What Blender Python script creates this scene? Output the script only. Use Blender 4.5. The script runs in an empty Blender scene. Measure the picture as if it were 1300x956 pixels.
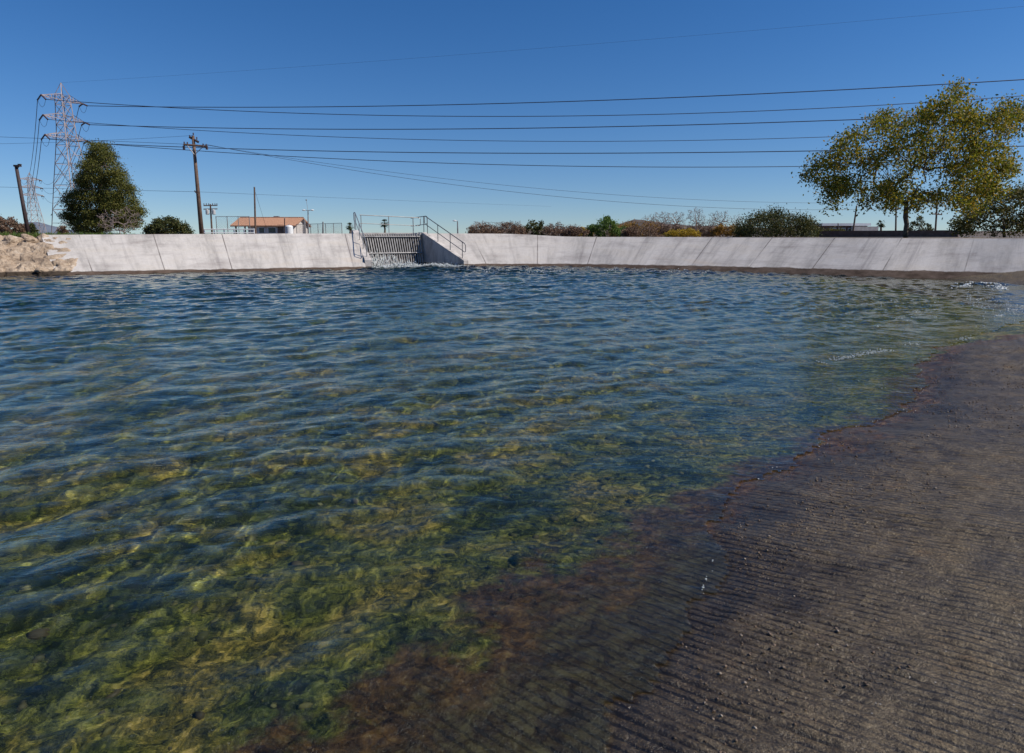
import bpy, math, random
import numpy as np
from mathutils import Vector, noise as mnoise
R = math.radians
SC = bpy.context.scene
COL = SC.collection
random.seed(7)
RNG = np.random.default_rng(11)

# ------------------------------------------------------------------ camera model
F = 800.0; CX = 650.0; CY = 433.5; H = 1.8
TILT = math.atan((CY - 300.0) / F)
ct, st = math.cos(TILT), math.sin(TILT)
PLAT = 1.72

def ray(px, py):
    a = (px - CX) / F; b = (CY - py) / F
    return a, ct + st * b, -st + ct * b

def pos(px, py, Y):
    dx, dy, dz = ray(px, py)
    Y = Y * KF; k = Y / dy
    return Vector((dx * k, Y, H + dz * k))

def onz(px, py, z=0.0):
    dx, dy, dz = ray(px, py)
    k = (z - H) / dz
    return Vector((dx * k, dy * k, z))

KF = F / 650.0
def posr(px, py, Y): return pos(px, py, Y / KF)

def base(px, Y, z=PLAT):
    Y = Y * KF
    c = Y * ct - (z - H) * st
    return Vector(((px - CX) / F * c, Y, z))

def baser(px, Y, z=PLAT): return base(px, Y / KF, z)

def mpp(Y):            # metres per photo pixel at depth Y
    return Y * KF * ct / F

# ------------------------------------------------------------------ materials
def new_mat(name):
    m = bpy.data.materials.new(name); m.use_nodes = True
    nt = m.node_tree
    return m, nt, nt.nodes, nt.links, nt.nodes['Principled BSDF']

def N(nodes, typ, **kw):
    n = nodes.new(typ)
    for k, v in kw.items():
        if k in n.inputs: n.inputs[k].default_value = v
        else: setattr(n, k, v)
    return n

def noise_node(nodes, links, scale, detail=6, rough=.6, coord=None, dist=0.0):
    n = nodes.new('ShaderNodeTexNoise')
    n.inputs['Scale'].default_value = scale
    n.inputs['Detail'].default_value = detail
    n.inputs['Roughness'].default_value = rough
    n.inputs['Distortion'].default_value = dist
    if coord is not None: links.new(coord, n.inputs['Vector'])
    return n

def ramp(nodes, links, fac, stops):
    r = nodes.new('ShaderNodeValToRGB')
    cr = r.color_ramp
    while len(cr.elements) < len(stops): cr.elements.new(.5)
    for e, (p, c) in zip(cr.elements, stops):
        e.position = p
        e.color = (c, c, c, 1) if isinstance(c, (int, float)) else (*c, 1)
    links.new(fac, r.inputs['Fac'])
    return r

def mixc(nodes, links, fac, a, b, mode='MIX'):
    m = nodes.new('ShaderNodeMix'); m.data_type = 'RGBA'; m.blend_type = mode
    for s, v in ((0, fac), (6, a), (7, b)):
        if hasattr(v, 'is_linked') or isinstance(v, bpy.types.NodeSocket): links.new(v, m.inputs[s])
        elif isinstance(v, (int, float)): m.inputs[s].default_value = v
        else: m.inputs[s].default_value = (*v, 1)
    return m.outputs[2]

def math_n(nodes, links, op, a, b=None, clamp=False):
    m = nodes.new('ShaderNodeMath'); m.operation = op; m.use_clamp = clamp
    for i, v in ((0, a), (1, b)):
        if v is None: continue
        if isinstance(v, bpy.types.NodeSocket): links.new(v, m.inputs[i])
        else: m.inputs[i].default_value = v
    return m.outputs[0]

def varied(name, c1, c2, scale=3.0, rough=.7, metal=0.0, bump=0.0, bscale=30, spec=.5, lo=.35, hi=.65):
    m, nt, nd, lk, p = new_mat(name)
    tc = nd.new('ShaderNodeTexCoord')
    n = noise_node(nd, lk, scale, coord=tc.outputs['Object'])
    r = ramp(nd, lk, n.outputs['Fac'], [(lo, c1), (hi, c2)])
    lk.new(r.outputs['Color'], p.inputs['Base Color'])
    p.inputs['Roughness'].default_value = rough
    p.inputs['Metallic'].default_value = metal
    p.inputs['Specular IOR Level'].default_value = spec
    if bump:
        n2 = noise_node(nd, lk, bscale, coord=tc.outputs['Object'])
        b = nd.new('ShaderNodeBump'); b.inputs['Strength'].default_value = bump
        lk.new(n2.outputs['Fac'], b.inputs['Height']); lk.new(b.outputs['Normal'], p.inputs['Normal'])
    return m

def leaf_mat(name, cols, trans=.3):
    m, nt, nd, lk, p = new_mat(name)
    g = nd.new('ShaderNodeNewGeometry')
    r = ramp(nd, lk, g.outputs['Random Per Island'],
             [(i / (len(cols) - 1), c) for i, c in enumerate(cols)])
    lk.new(r.outputs['Color'], p.inputs['Base Color'])
    p.inputs['Roughness'].default_value = .6
    p.inputs['Specular IOR Level'].default_value = .25
    t = nd.new('ShaderNodeBsdfTranslucent'); lk.new(r.outputs['Color'], t.inputs['Color'])
    mx = nd.new('ShaderNodeMixShader'); mx.inputs[0].default_value = trans
    lk.new(p.outputs[0], mx.inputs[1]); lk.new(t.outputs[0], mx.inputs[2])
    lk.new(mx.outputs[0], nd['Material Output'].inputs['Surface'])
    return m

M = {}
M['steel'] = varied('weathered galvanised steel', (.16, .15, .15), (.30, .28, .28), 1.2, .5, .3)
M['tower_steel'] = varied('tower steel', (.22, .17, .16), (.38, .30, .28), .6, .6, .15)
M['rail'] = varied('grey rail paint', (.22, .22, .22), (.34, .33, .32), 4, .4, .4)
M['darkrail'] = varied('dark rail paint', (.10, .10, .11), (.18, .18, .18), 4, .4, .4)
M['wood'] = varied('creosote pole wood', (.075, .045, .032), (.15, .095, .07), 4, .85, bump=.3)
M['darkpole'] = varied('dark pole paint', (.02, .012, .014), (.05, .03, .03), 4, .7)
M['wire'] = varied('conductor cable', (.015, .02, .04), (.03, .035, .06), 1, .6, .2)
M['porcelain'] = varied('brown insulator porcelain', (.05, .025, .02), (.09, .05, .04), 5, .25)
M['bark'] = varied('plane tree bark', (.05, .037, .028), (.15, .12, .09), 6, .85, bump=.5, bscale=20)
M['twig'] = varied('bare twig bark', (.13, .085, .07), (.24, .165, .14), 2, .85)
M['greytwig'] = varied('grey twig bark', (.20, .15, .14), (.34, .27, .25), 2, .85)
M['roof'] = varied('clay roof tiles', (.22, .11, .07), (.36, .20, .13), 6, .8, bump=.5, bscale=8)
M['stucco'] = varied('pale stucco', (.42, .38, .36), (.55, .51, .48), 2, .85)
M['white'] = varied('white painted metal', (.62, .64, .66), (.75, .75, .76), 3, .5)
M['dark'] = varied('dark recess', (.012, .011, .010), (.03, .027, .024), 3, .9)
M['glass'] = varied('window glass', (.03, .04, .05), (.05, .06, .07), 3, .08)
M['brownwall'] = varied('brown block wall', (.10, .065, .05), (.16, .11, .09), 3, .9)
M['trunk_palm'] = varied('palm trunk', (.11, .085, .06), (.2, .16, .12), 8, .9)
M['transformer'] = varied('grey transformer can', (.35, .36, .37), (.45, .45, .46), 3, .4)

L = {}
L['plane'] = leaf_mat('plane tree leaves', [(.05, .070, .010), (.10, .125, .014), (.20, .20, .018), (.32, .26, .025), (.36, .22, .03)], .45)
L['cypress'] = leaf_mat('cypress foliage', [(.04, .05, .010), (.07, .085, .015), (.12, .12, .022), (.16, .14, .03)], .2)
L['bush'] = leaf_mat('dark bush leaves', [(.022, .036, .010), (.045, .06, .016), (.085, .09, .026), (.12, .10, .03)], .25)
L['olive'] = leaf_mat('olive bush leaves', [(.035, .045, .010), (.07, .08, .016), (.12, .11, .025), (.16, .12, .03)], .3)
L['green'] = leaf_mat('bright tree leaves', [(.05, .10, .02), (.09, .16, .03), (.16, .22, .05)], .35)
L['amber'] = leaf_mat('amber bush leaves', [(.22, .11, .02), (.32, .18, .03), (.16, .10, .03)], .3)
L['yellow'] = leaf_mat('yellow bush flowers', [(.40, .26, .02), (.50, .34, .03), (.20, .16, .03)], .3)
L['rust'] = leaf_mat('rusty brush leaves', [(.15, .085, .055), (.22, .14, .10), (.12, .09, .055)], .25)
L['grass'] = leaf_mat('bank grass', [(.05, .10, .015), (.10, .16, .03), (.16, .17, .05)], .3)
L['palm'] = leaf_mat('palm fronds', [(.02, .035, .012), (.05, .07, .02)], .15)

# ------------------------------------------------------------------ object helpers
ORIG = {}
def tag(o, label=None, cat=None, group=None, kind=None):
    if label: o['label'] = label
    if cat: o['category'] = cat
    if group: o['group'] = group
    if kind: o['kind'] = kind
    return o

def empty(name, loc, label, cat, group=None):
    o = bpy.data.objects.new(name, None); COL.objects.link(o)
    o.location = loc; o.empty_display_size = .3
    ORIG[o.name] = Vector(loc)
    return tag(o, label, cat, group)

def link_mesh(name, me, mat, parent=None, loc=None):
    o = bpy.data.objects.new(name, me); COL.objects.link(o)
    if mat is not None: me.materials.append(mat)
    if parent is not None:
        o.parent = parent; ORIG[o.name] = ORIG[parent.name]
    else:
        ORIG[o.name] = Vector(loc) if loc is not None else Vector((0, 0, 0))
        o.location = ORIG[o.name]
    return o

def np_mesh(name, V, Fc, smooth=False):
    """V (n,3) array, Fc (m,k) int array with k = 3 or 4"""
    V = np.asarray(V, dtype=np.float32); Fc = np.asarray(Fc, dtype=np.int32)
    me = bpy.data.meshes.new(name)
    k = Fc.shape[1]
    me.vertices.add(len(V)); me.vertices.foreach_set('co', V.ravel())
    me.loops.add(Fc.size); me.loops.foreach_set('vertex_index', Fc.ravel())
    me.polygons.add(len(Fc))
    me.polygons.foreach_set('loop_start', np.arange(0, Fc.size, k, dtype=np.int32))
    me.polygons.foreach_set('loop_total', np.full(len(Fc), k, dtype=np.int32))
    me.update(calc_edges=True)
    if smooth: me.polygons.foreach_set('use_smooth', np.ones(len(Fc), dtype=bool))
    return me

class MB:
    """collects shapes in WORLD coordinates, build() links them as one mesh object"""
    def __init__(s): s.v = []; s.f = []
    def poly(s, pts, faces):
        b = len(s.v); s.v += [Vector(p) for p in pts]; s.f += [tuple(b + i for i in f) for f in faces]; return s
    def box(s, c, size, rz=0.0):
        c = Vector(c); hx, hy, hz = [q / 2 for q in size]; ca, sa = math.cos(rz), math.sin(rz)
        pts = []
        for z in (-hz, hz):
            for x, y in ((-hx, -hy), (hx, -hy), (hx, hy), (-hx, hy)):
                pts.append(c + Vector((x * ca - y * sa, x * sa + y * ca, z)))
        return s.poly(pts, [(0, 3, 2, 1), (4, 5, 6, 7), (0, 1, 5, 4), (1, 2, 6, 5), (2, 3, 7, 6), (3, 0, 4, 7)])
    def tube(s, pts, r, n=6, cap=True):
        pts = [Vector(p) for p in pts]
        rs = r if isinstance(r, (list, tuple)) else [r] * len(pts)
        b = len(s.v); prev = None
        for i, p in enumerate(pts):
            d = (pts[min(i + 1, len(pts) - 1)] - pts[max(i - 1, 0)])
            if d.length < 1e-9: d = Vector((0, 0, 1))
            d.normalize()
            ref = Vector((0, 0, 1)) if abs(d.z) < .9 else Vector((1, 0, 0))
            if prev is not None: 
                u = prev - d * prev.dot(d)
                u = u.normalized() if u.length > 1e-6 else d.cross(ref).normalized()
            else: u = d.cross(ref).normalized()
            prev = u; w = d.cross(u)
            for k in range(n):
                a = 2 * math.pi * k / n
                s.v.append(p + (u * math.cos(a) + w * math.sin(a)) * rs[i])
        for i in range(len(pts) - 1):
            for k in range(n):
                k2 = (k + 1) % n
                s.f.append((b + i * n + k, b + i * n + k2, b + (i + 1) * n + k2, b + (i + 1) * n + k))
        if cap:
            s.f.append(tuple(b + k for k in range(n))[::-1])
            e = b + (len(pts) - 1) * n
            s.f.append(tuple(e + k for k in range(n)))
        return s
    def lathe(s, p, prof, n=10):
        return s.tube([Vector(p) + Vector((0, 0, z)) for z, _ in prof], [r for _, r in prof], n)
    def ball(s, c, r, n=8, sq=(1, 1, 1)):
        b = len(s.v); c = Vector(c)
        for i in range(1, n):
            t = math.pi * i / n
            for k in range(n):
                a = 2 * math.pi * k / n
                s.v.append(c + Vector((math.sin(t) * math.cos(a) * r * sq[0], math.sin(t) * math.sin(a) * r * sq[1], math.cos(t) * r * sq[2])))
        s.v += [c + Vector((0, 0, r * sq[2])), c - Vector((0, 0, r * sq[2]))]
        T = len(s.v) - 2
        for i in range(n - 2):
            for k in range(n):
                k2 = (k + 1) % n
                s.f.append((b + i * n + k, b + (i + 1) * n + k, b + (i + 1) * n + k2, b + i * n + k2))
        for k in range(n):
            k2 = (k + 1) % n
            s.f.append((T, b + k, b + k2)); s.f.append((T + 1, b + (n - 2) * n + k2, b + (n - 2) * n + k))
        return s
    def build(s, name, mat, parent=None, loc=None, smooth=False):
        o0 = ORIG[parent.name] if parent is not None else (Vector(loc) if loc is not None else Vector((0, 0, 0)))
        me = bpy.data.meshes.new(name)
        me.from_pydata([tuple(v - o0) for v in s.v], [], s.f); me.update()
        if smooth:
            me.polygons.foreach_set('use_smooth', np.ones(len(me.polygons), dtype=bool))
        return link_mesh(name, me, mat, parent, loc)

def copy_tree(o, parent=None, loc=None, rz=None, scale=None):
    c = o.copy(); COL.objects.link(c)
    if parent is not None: c.parent = parent
    if loc is not None: c.location = loc
    if rz is not None: c.rotation_euler = (0, 0, rz)
    if scale is not None: c.scale = (scale,) * 3 if isinstance(scale, (int, float)) else scale
    for ch in [x for x in list(COL.objects) if x.parent == o]: copy_tree(ch, c)
    return c

# ------------------------------------------------------------------ shore, bed and bank shape functions (numpy)
SHORE_PX = [(848, 880), (868, 820), (890, 768), (908, 718), (920, 668), (942, 630), (985, 598), (1050, 562), (1120, 532), (1176, 512), (1172, 482), (1180, 452), (1235, 429), (1300, 410), (1420, 386)]
_sp = [onz(a, b) for a, b in SHORE_PX]
_d = (_sp[12] - _sp[0]); _d.normalize()
E_S = np.array([_d.x, _d.y]); E_N = np.array([_d.y, -_d.x])
_pp = sorted((p.x * E_S[0] + p.y * E_S[1], p.x * E_N[0] + p.y * E_N[1]) for p in _sp)
_e = _pp[-1][0]
SH_S = np.array([-60, -30, -20, 0] + [q[0] for q in _pp] + [_e + 6, _e + 12, _e + 22, 120.])
SH_N = np.array([-30, -12, -1.2, _pp[0][1] + .05] + [q[1] for q in _pp] + [_pp[-1][1] - 1.5, _pp[-1][1] - 8, _pp[-1][1] - 24, -90.])

BAND_PX = [(430, 905), (520, 842), (600, 795), (680, 748), (740, 714), (795, 678), (850, 645), (905, 618), (960, 600), (1015, 580), (1065, 556), (1110, 528), (1145, 495), (1172, 462), (1215, 444)]
_bb = sorted((p.x * E_S[0] + p.y * E_S[1], p.x * E_N[0] + p.y * E_N[1]) for p in [onz(a, b, -.08) for a, b in BAND_PX])
BD_S = np.array([-40] + [q[0] for q in _bb] + [_bb[-1][0] + 4, 120.]); BD_N = np.array([_bb[0][1] - 6] + [q[1] for q in _bb] + [_pp[-1][1] - .5, _pp[-1][1] - 60])
def band_d(x, y):
    s = x * E_S[0] + y * E_S[1]; n = x * E_N[0] + y * E_N[1]
    return n - np.interp(s, BD_S, BD_N)

def shore_d(x, y):
    s = x * E_S[0] + y * E_S[1]; n = x * E_N[0] + y * E_N[1]
    n0 = np.interp(s, SH_S, SH_N)
    wob = .06 * np.sin(3.1 * s + 1.3) + .035 * np.sin(7.3 * s + .4) + .02 * np.sin(15.1 * s + 2 * n) + .016 * np.sin(41 * s + 3 * np.sin(9 * s) + 5 * n) + .010 * np.sin(87 * s + 2 * np.sin(23 * s))
    return n - n0 + wob

PW_PX = [-500, -250, 0, 95, 200, 300, 400, 462, 530, 590, 650, 720, 800, 900, 1000, 1100, 1200, 1300, 1450, 1600]
PW_PY = [372, 360, 351, 349, 347, 345, 343.2, 342, 339.5, 338.3, 338, 338.5, 340.5, 343.5, 347, 351, 354, 357.5, 362.5, 368]
FOOT = [onz(a, b) for a, b in zip(PW_PX, PW_PY)]
FAZ = np.array([math.atan2(p.x, p.y) for p in FOOT]); FR = np.array([math.hypot(p.x, p.y) for p in FOOT])

def r_foot(az):
    r = np.interp(az, FAZ, FR)
    return r

AZ_BAY0 = math.atan2(*base(456, 32).xy); AZ_BAY1 = math.atan2(*base(575, 32).xy)

def noise2(x, y, sc, seed):
    r = np.random.default_rng(seed); o = np.zeros_like(x)
    for i in range(7):
        a = r.uniform(0, 2 * np.pi); k = sc * r.uniform(.6, 1.7)
        o += np.sin(k * (x * np.cos(a) + y * np.sin(a)) + r.uniform(0, 6.28) + 1.2 * np.sin(.63 * k * (x * np.sin(a) - y * np.cos(a)) + i))
    return o / 7

def ground_z(x, y):
    r = np.hypot(x, y); az = np.arctan2(x, y)
    d = shore_d(x, y)
    w = np.maximum(-d, 0)
    z = np.where(d > 0, .125 * d, -1.5 * (1 - np.exp(-w * .082)))
    # under water lumps of stones and weed
    lump = .05 * noise2(x, y, 5, 3) + .035 * noise2(x, y, 13, 4) + .02 * noise2(x, y, 30, 5)
    z = z + lump * np.clip((w - 1.2) / 2.2, 0, 1) - .003 * np.clip(.5 - d / .03, 0, 1)
    # drive over grooves of the ramp
    q = x * .669 + y * .743
    g = (q + .014 * noise2(x, y, 1.1, 8) + .003 * noise2(x, y, 9, 9) + .0025 * noise2(x, y, 26, 10)) / .047
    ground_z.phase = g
    fr = g - np.floor(g)
    pulse = np.exp(-((fr - .5) / .15) ** 2)
    depth = .008 * (.45 + .55 * np.clip((d - .05) / .6, 0, 1)) * np.clip(.7 + 1.1 * noise2(x, y, 4, 21) + .5 * noise2(x, y, 17, 22), .1, 1.5)
    near = np.clip((11 - r) / 5, 0, 1) * np.clip((d + 1.6) / .8, 0, 1)
    z = z - pulse * depth * near
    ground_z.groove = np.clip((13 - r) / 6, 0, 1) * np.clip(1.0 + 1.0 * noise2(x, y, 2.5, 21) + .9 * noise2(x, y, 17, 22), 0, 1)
    rough = .0035 * noise2(x, y, 60, 12) + .004 * noise2(x, y, 28, 14) + .007 * noise2(x, y, 11, 13)
    z = z + rough * np.clip((d + 2.5) / 1.5, 0, 1) * (1 + np.clip((r - 5) / 4, 0, 2) * .8)
    z = np.minimum(z, PLAT + .02 * noise2(x, y, .3, 30))
    # plateau behind the bank
    rf = r_foot(az)
    bay = (np.clip((az - AZ_BAY0 + .01) / .01, 0, 1) * np.clip((AZ_BAY1 - az) / .01, 0, 1)) * 5.5
    t = np.clip((r - rf - 1.8 - bay) / 2.0, 0, 1)
    front = (az > -2.2) & (az < R(50.5))
    up = np.where(front, t, np.clip((r - 60) / 4, 0, 1))
    platz = PLAT + .03 * noise2(x, y, .4, 30)
    z = z * (1 - up) + platz * up
    return z, d, up

def polar(az_list, rows_fn):
    """rows_fn(az array, t array) -> r ; returns x,y grids"""
    pass

AZ_F = np.concatenate([np.arange(-180, -62, 2.0), np.arange(-62, -41, .4), np.arange(-41, 41, .07), np.arange(41, 62, .4), np.arange(62, 182, 2.0)])
AZ_F = np.radians(AZ_F)

def row_list(r0, r1, f1024, hh, cap):
    out = [r0]
    while out[-1] < r1:
        r = out[-1]
        out.append(r + min(cap, (r * r + hh * hh) / (hh * f1024)))
    return np.array(out)

def grid_faces(nr, nc):
    i = np.arange(nr - 1)[:, None] * nc; j = np.arange(nc - 1)[None, :]
    a = (i + j)
    return np.stack([a, a + 1, a + nc + 1, a + nc], -1).reshape(-1, 4)

# ---- ground (ramp, bed, plateau) as one sheet to the horizon
def make_ground():
    rows = row_list(.25, 12, 650, 1.8, .06)
    rows = np.concatenate([rows, np.arange(12.15, 52, .3), np.geomspace(53, 6500, 40)])
    A, RR = np.meshgrid(AZ_F, rows)
    x = RR * np.sin(A); y = RR * np.cos(A)
    z, d, up = ground_z(x, y)
    gr = ground_z.groove; ph = ground_z.phase
    V = np.stack([x, y, z], -1).reshape(-1, 3)
    Fc = grid_faces(len(rows), len(AZ_F))
    # close the middle
    c = len(V); V = np.vstack([V, [[0, 0, float(ground_z(np.array([0.]), np.array([0.]))[0][0])]]])
    me = np_mesh('ground', V, Fc, True)
    at = me.attributes.new('shore', 'FLOAT', 'POINT')
    dd = np.concatenate([np.where(up > .5, 60.0, d).ravel(), [1.0]]).astype(np.float32)
    at.data.foreach_set('value', dd)
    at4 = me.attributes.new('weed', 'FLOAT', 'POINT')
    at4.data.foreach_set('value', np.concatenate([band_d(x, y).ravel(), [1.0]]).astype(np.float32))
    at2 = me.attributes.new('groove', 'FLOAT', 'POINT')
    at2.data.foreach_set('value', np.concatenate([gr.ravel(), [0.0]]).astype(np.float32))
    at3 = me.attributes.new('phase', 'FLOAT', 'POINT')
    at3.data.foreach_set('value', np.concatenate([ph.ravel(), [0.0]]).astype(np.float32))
    return me

def ground_material():
    m, nt, nd, lk, p = new_mat('ramp and pond bed')
    geo = nd.new('ShaderNodeNewGeometry'); P = geo.outputs['Position']
    at = nd.new('ShaderNodeAttribute'); at.attribute_name = 'shore'; D = at.outputs['Fac']
    n_edge = noise_node(nd, lk, 2.2, 8, .65, P)
    n_edge2 = noise_node(nd, lk, .55, 5, .6, P)
    # ---- ramp concrete
    n1 = noise_node(nd, lk, 90, 4, .7, P)
    n2 = noise_node(nd, lk, 3.0, 8, .7, P)
    n3 = noise_node(nd, lk, 22, 5, .65, P)
    c = ramp(nd, lk, n1.outputs['Fac'], [(.3, (.033, .023, .012)), (.5, (.097, .072, .038)), (.72, (.26, .205, .115))])
    c2 = ramp(nd, lk, n2.outputs['Fac'], [(.3, (.42, .36, .30)), (.46, (.85, .82, .80)), (.6, (1.05, 1, .97)), (.75, (.95, .66, .42))])
    cr = mixc(nd, lk, 1.0, c.outputs['Color'], c2.outputs['Color'], 'MULTIPLY')
    c3 = ramp(nd, lk, n3.outputs['Fac'], [(.35, (.55, .5, .45)), (.55, (1, 1, 1))])
    cr = mixc(nd, lk, .8, cr, c3.outputs['Color'], 'MULTIPLY')
    # pale bits of shell and gravel
    vo = nd.new('ShaderNodeTexVoronoi'); vo.inputs['Scale'].default_value = 38; lk.new(P, vo.inputs['Vector'])
    sp = math_n(nd, lk, 'LESS_THAN', vo.outputs['Distance'], .13)
    sel = math_n(nd, lk, 'GREATER_THAN', noise_node(nd, lk, 17, 2, .5, P).outputs['Fac'], .60)
    sp = math_n(nd, lk, 'MULTIPLY', sp, sel)
    cr = mixc(nd, lk, sp, cr, (.30, .27, .23))
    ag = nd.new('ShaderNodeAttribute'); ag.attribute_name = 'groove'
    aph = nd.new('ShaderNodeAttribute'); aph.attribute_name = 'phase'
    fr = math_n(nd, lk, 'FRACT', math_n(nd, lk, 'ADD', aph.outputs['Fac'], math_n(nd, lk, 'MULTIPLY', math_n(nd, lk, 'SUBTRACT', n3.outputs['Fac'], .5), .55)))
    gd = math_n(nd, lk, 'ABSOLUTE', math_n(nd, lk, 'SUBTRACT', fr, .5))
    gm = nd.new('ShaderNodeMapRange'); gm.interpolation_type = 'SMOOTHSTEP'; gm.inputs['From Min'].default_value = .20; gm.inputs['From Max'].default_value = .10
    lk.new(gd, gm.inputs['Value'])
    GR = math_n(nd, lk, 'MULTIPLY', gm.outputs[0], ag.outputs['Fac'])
    cr = mixc(nd, lk, math_n(nd, lk, 'MULTIPLY', GR, .92), cr, (.010, .007, .005))  # shade inside the grooves painted in as near-black colour
    # film of brown growth where the ramp is under water
    und = nd.new('ShaderNodeMapRange'); und.inputs['From Min'].default_value = .05; und.inputs['From Max'].default_value = -.25; lk.new(D, und.inputs['Value'])
    ug = ramp(nd, lk, noise_node(nd, lk, 7, 9, .78, P, .8).outputs['Fac'], [(.36, (.020, .010, .003)), (.45, (.090, .048, .013)), (.53, (.17, .125, .042)), (.64, (.34, .28, .12))])
    cr_u = mixc(nd, lk, math_n(nd, lk, 'MULTIPLY', GR, .5), ug.outputs['Color'], (.012, .009, .004))  # same painted groove shade, weaker under water
    cr = mixc(nd, lk, math_n(nd, lk, 'MULTIPLY', und.outputs[0], .8), cr, cr_u)
    wd_ = nd.new('ShaderNodeMapRange'); wd_.inputs['From Min'].default_value = .10; wd_.inputs['From Max'].default_value = .60
    lk.new(math_n(nd, lk, 'ADD', D, math_n(nd, lk, 'MULTIPLY', math_n(nd, lk, 'SUBTRACT', n2.outputs['Fac'], .5), 1.2)), wd_.inputs['Value'])
    dk_ = mixc(nd, lk, 1, cr, (.50, .47, .45), 'MULTIPLY')
    cr = mixc(nd, lk, wd_.outputs[0], dk_, cr)
    # ---- brown weed band under shallow water
    b1 = noise_node(nd, lk, 14, 8, .7, P, .6)
    cb = ramp(nd, lk, b1.outputs['Fac'], [(.34, (.016, .007, .002)), (.48, (.060, .028, .008)), (.60, (.15, .072, .018)), (.74, (.30, .20, .07))])
    # ---- green weed and stones
    g1 = noise_node(nd, lk, 10, 9, .82, P, 1.2)
    cg = ramp(nd, lk, g1.outputs['Fac'], [(.38, (.010, .013, .004)), (.46, (.050, .052, .010)), (.53, (.16, .14, .026)), (.60, (.42, .33, .07)), (.70, (.62, .50, .24))])
    g2 = noise_node(nd, lk, 1.3, 6, .65, P, .4)
    cg2 = ramp(nd, lk, g2.outputs['Fac'], [(.38, (.22, .32, .20)), (.48, (.75, .84, .60)), (.60, (1.2, 1.02, .95))])
    cgf = mixc(nd, lk, 1.0, cg.outputs['Color'], cg2.outputs['Color'], 'MULTIPLY')
    # ---- deep weed, with the water's blue-green light absorption put into its colour
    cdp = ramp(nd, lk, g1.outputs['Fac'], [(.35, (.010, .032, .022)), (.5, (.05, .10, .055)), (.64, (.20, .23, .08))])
    # masks
    atw = nd.new('ShaderNodeAttribute'); atw.attribute_name = 'weed'; W_ = atw.outputs['Fac']
    def step(lo, hi, off=.5, off2=.5, D=D):
        e = math_n(nd, lk, 'SUBTRACT', n_edge.outputs['Fac'], .5)
        e = math_n(nd, lk, 'MULTIPLY', e, off)
        e2 = math_n(nd, lk, 'MULTIPLY', math_n(nd, lk, 'SUBTRACT', n_edge2.outputs['Fac'], .5), off2)
        v = math_n(nd, lk, 'ADD', math_n(nd, lk, 'ADD', D, e), e2)
        mr = nd.new('ShaderNodeMapRange'); mr.inputs['From Min'].default_value = lo; mr.inputs['From Max'].default_value = hi
        lk.new(v, mr.inputs['Value']); return mr.outputs[0]
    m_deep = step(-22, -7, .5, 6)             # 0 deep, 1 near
    m_green = step(-.14, .06, 1.5, .6, W_)    # 0 green, 1 brown
    m_brown = step(.14, .42, 1.5, .6, W_)     # 0 brown, 1 ramp
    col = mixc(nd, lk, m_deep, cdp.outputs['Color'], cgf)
    col = mixc(nd, lk, m_green, col, cb.outputs['Color'])
    col = mixc(nd, lk, m_brown, col, cr)
    # ---- dry earth of the plateau
    e1 = noise_node(nd, lk, .8, 8, .65, P)
    ce = ramp(nd, lk, e1.outputs['Fac'], [(.3, (.09, .065, .04)), (.55, (.17, .125, .08)), (.75, (.12, .12, .05))])
    isP = math_n(nd, lk, 'GREATER_THAN', D, 30)
    col = mixc(nd, lk, isP, col, ce.outputs['Color'])
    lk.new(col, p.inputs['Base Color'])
    # wetness
    wet = step(-.1, 1.2, .9, .8)
    rr = ramp(nd, lk, n2.outputs['Fac'], [(.35, .42), (.65, .68)])
    ro = nd.new('ShaderNodeMix'); ro.data_type = 'FLOAT'; lk.new(wet, ro.inputs[0]); ro.inputs[2].default_value = .22; lk.new(rr.outputs['Color'], ro.inputs[3])
    lk.new(ro.outputs[0], p.inputs['Roughness'])
    p.inputs['Specular IOR Level'].default_value = .5
    bh = math_n(nd, lk, 'ADD', n1.outputs['Fac'], math_n(nd, lk, 'MULTIPLY', n3.outputs['Fac'], 1.5))
    b = nd.new('ShaderNodeBump'); b.inputs['Strength'].default_value = .8; b.inputs['Distance'].default_value = .008
    lk.new(bh, b.inputs['Height']); lk.new(b.outputs['Normal'], p.inputs['Normal'])
    return m

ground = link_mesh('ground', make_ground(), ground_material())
tag(ground, 'grooved dark brown boat ramp running down into the weedy pond bed', kind='structure')
ground.cycles.is_caustics_receiver = True

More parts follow.
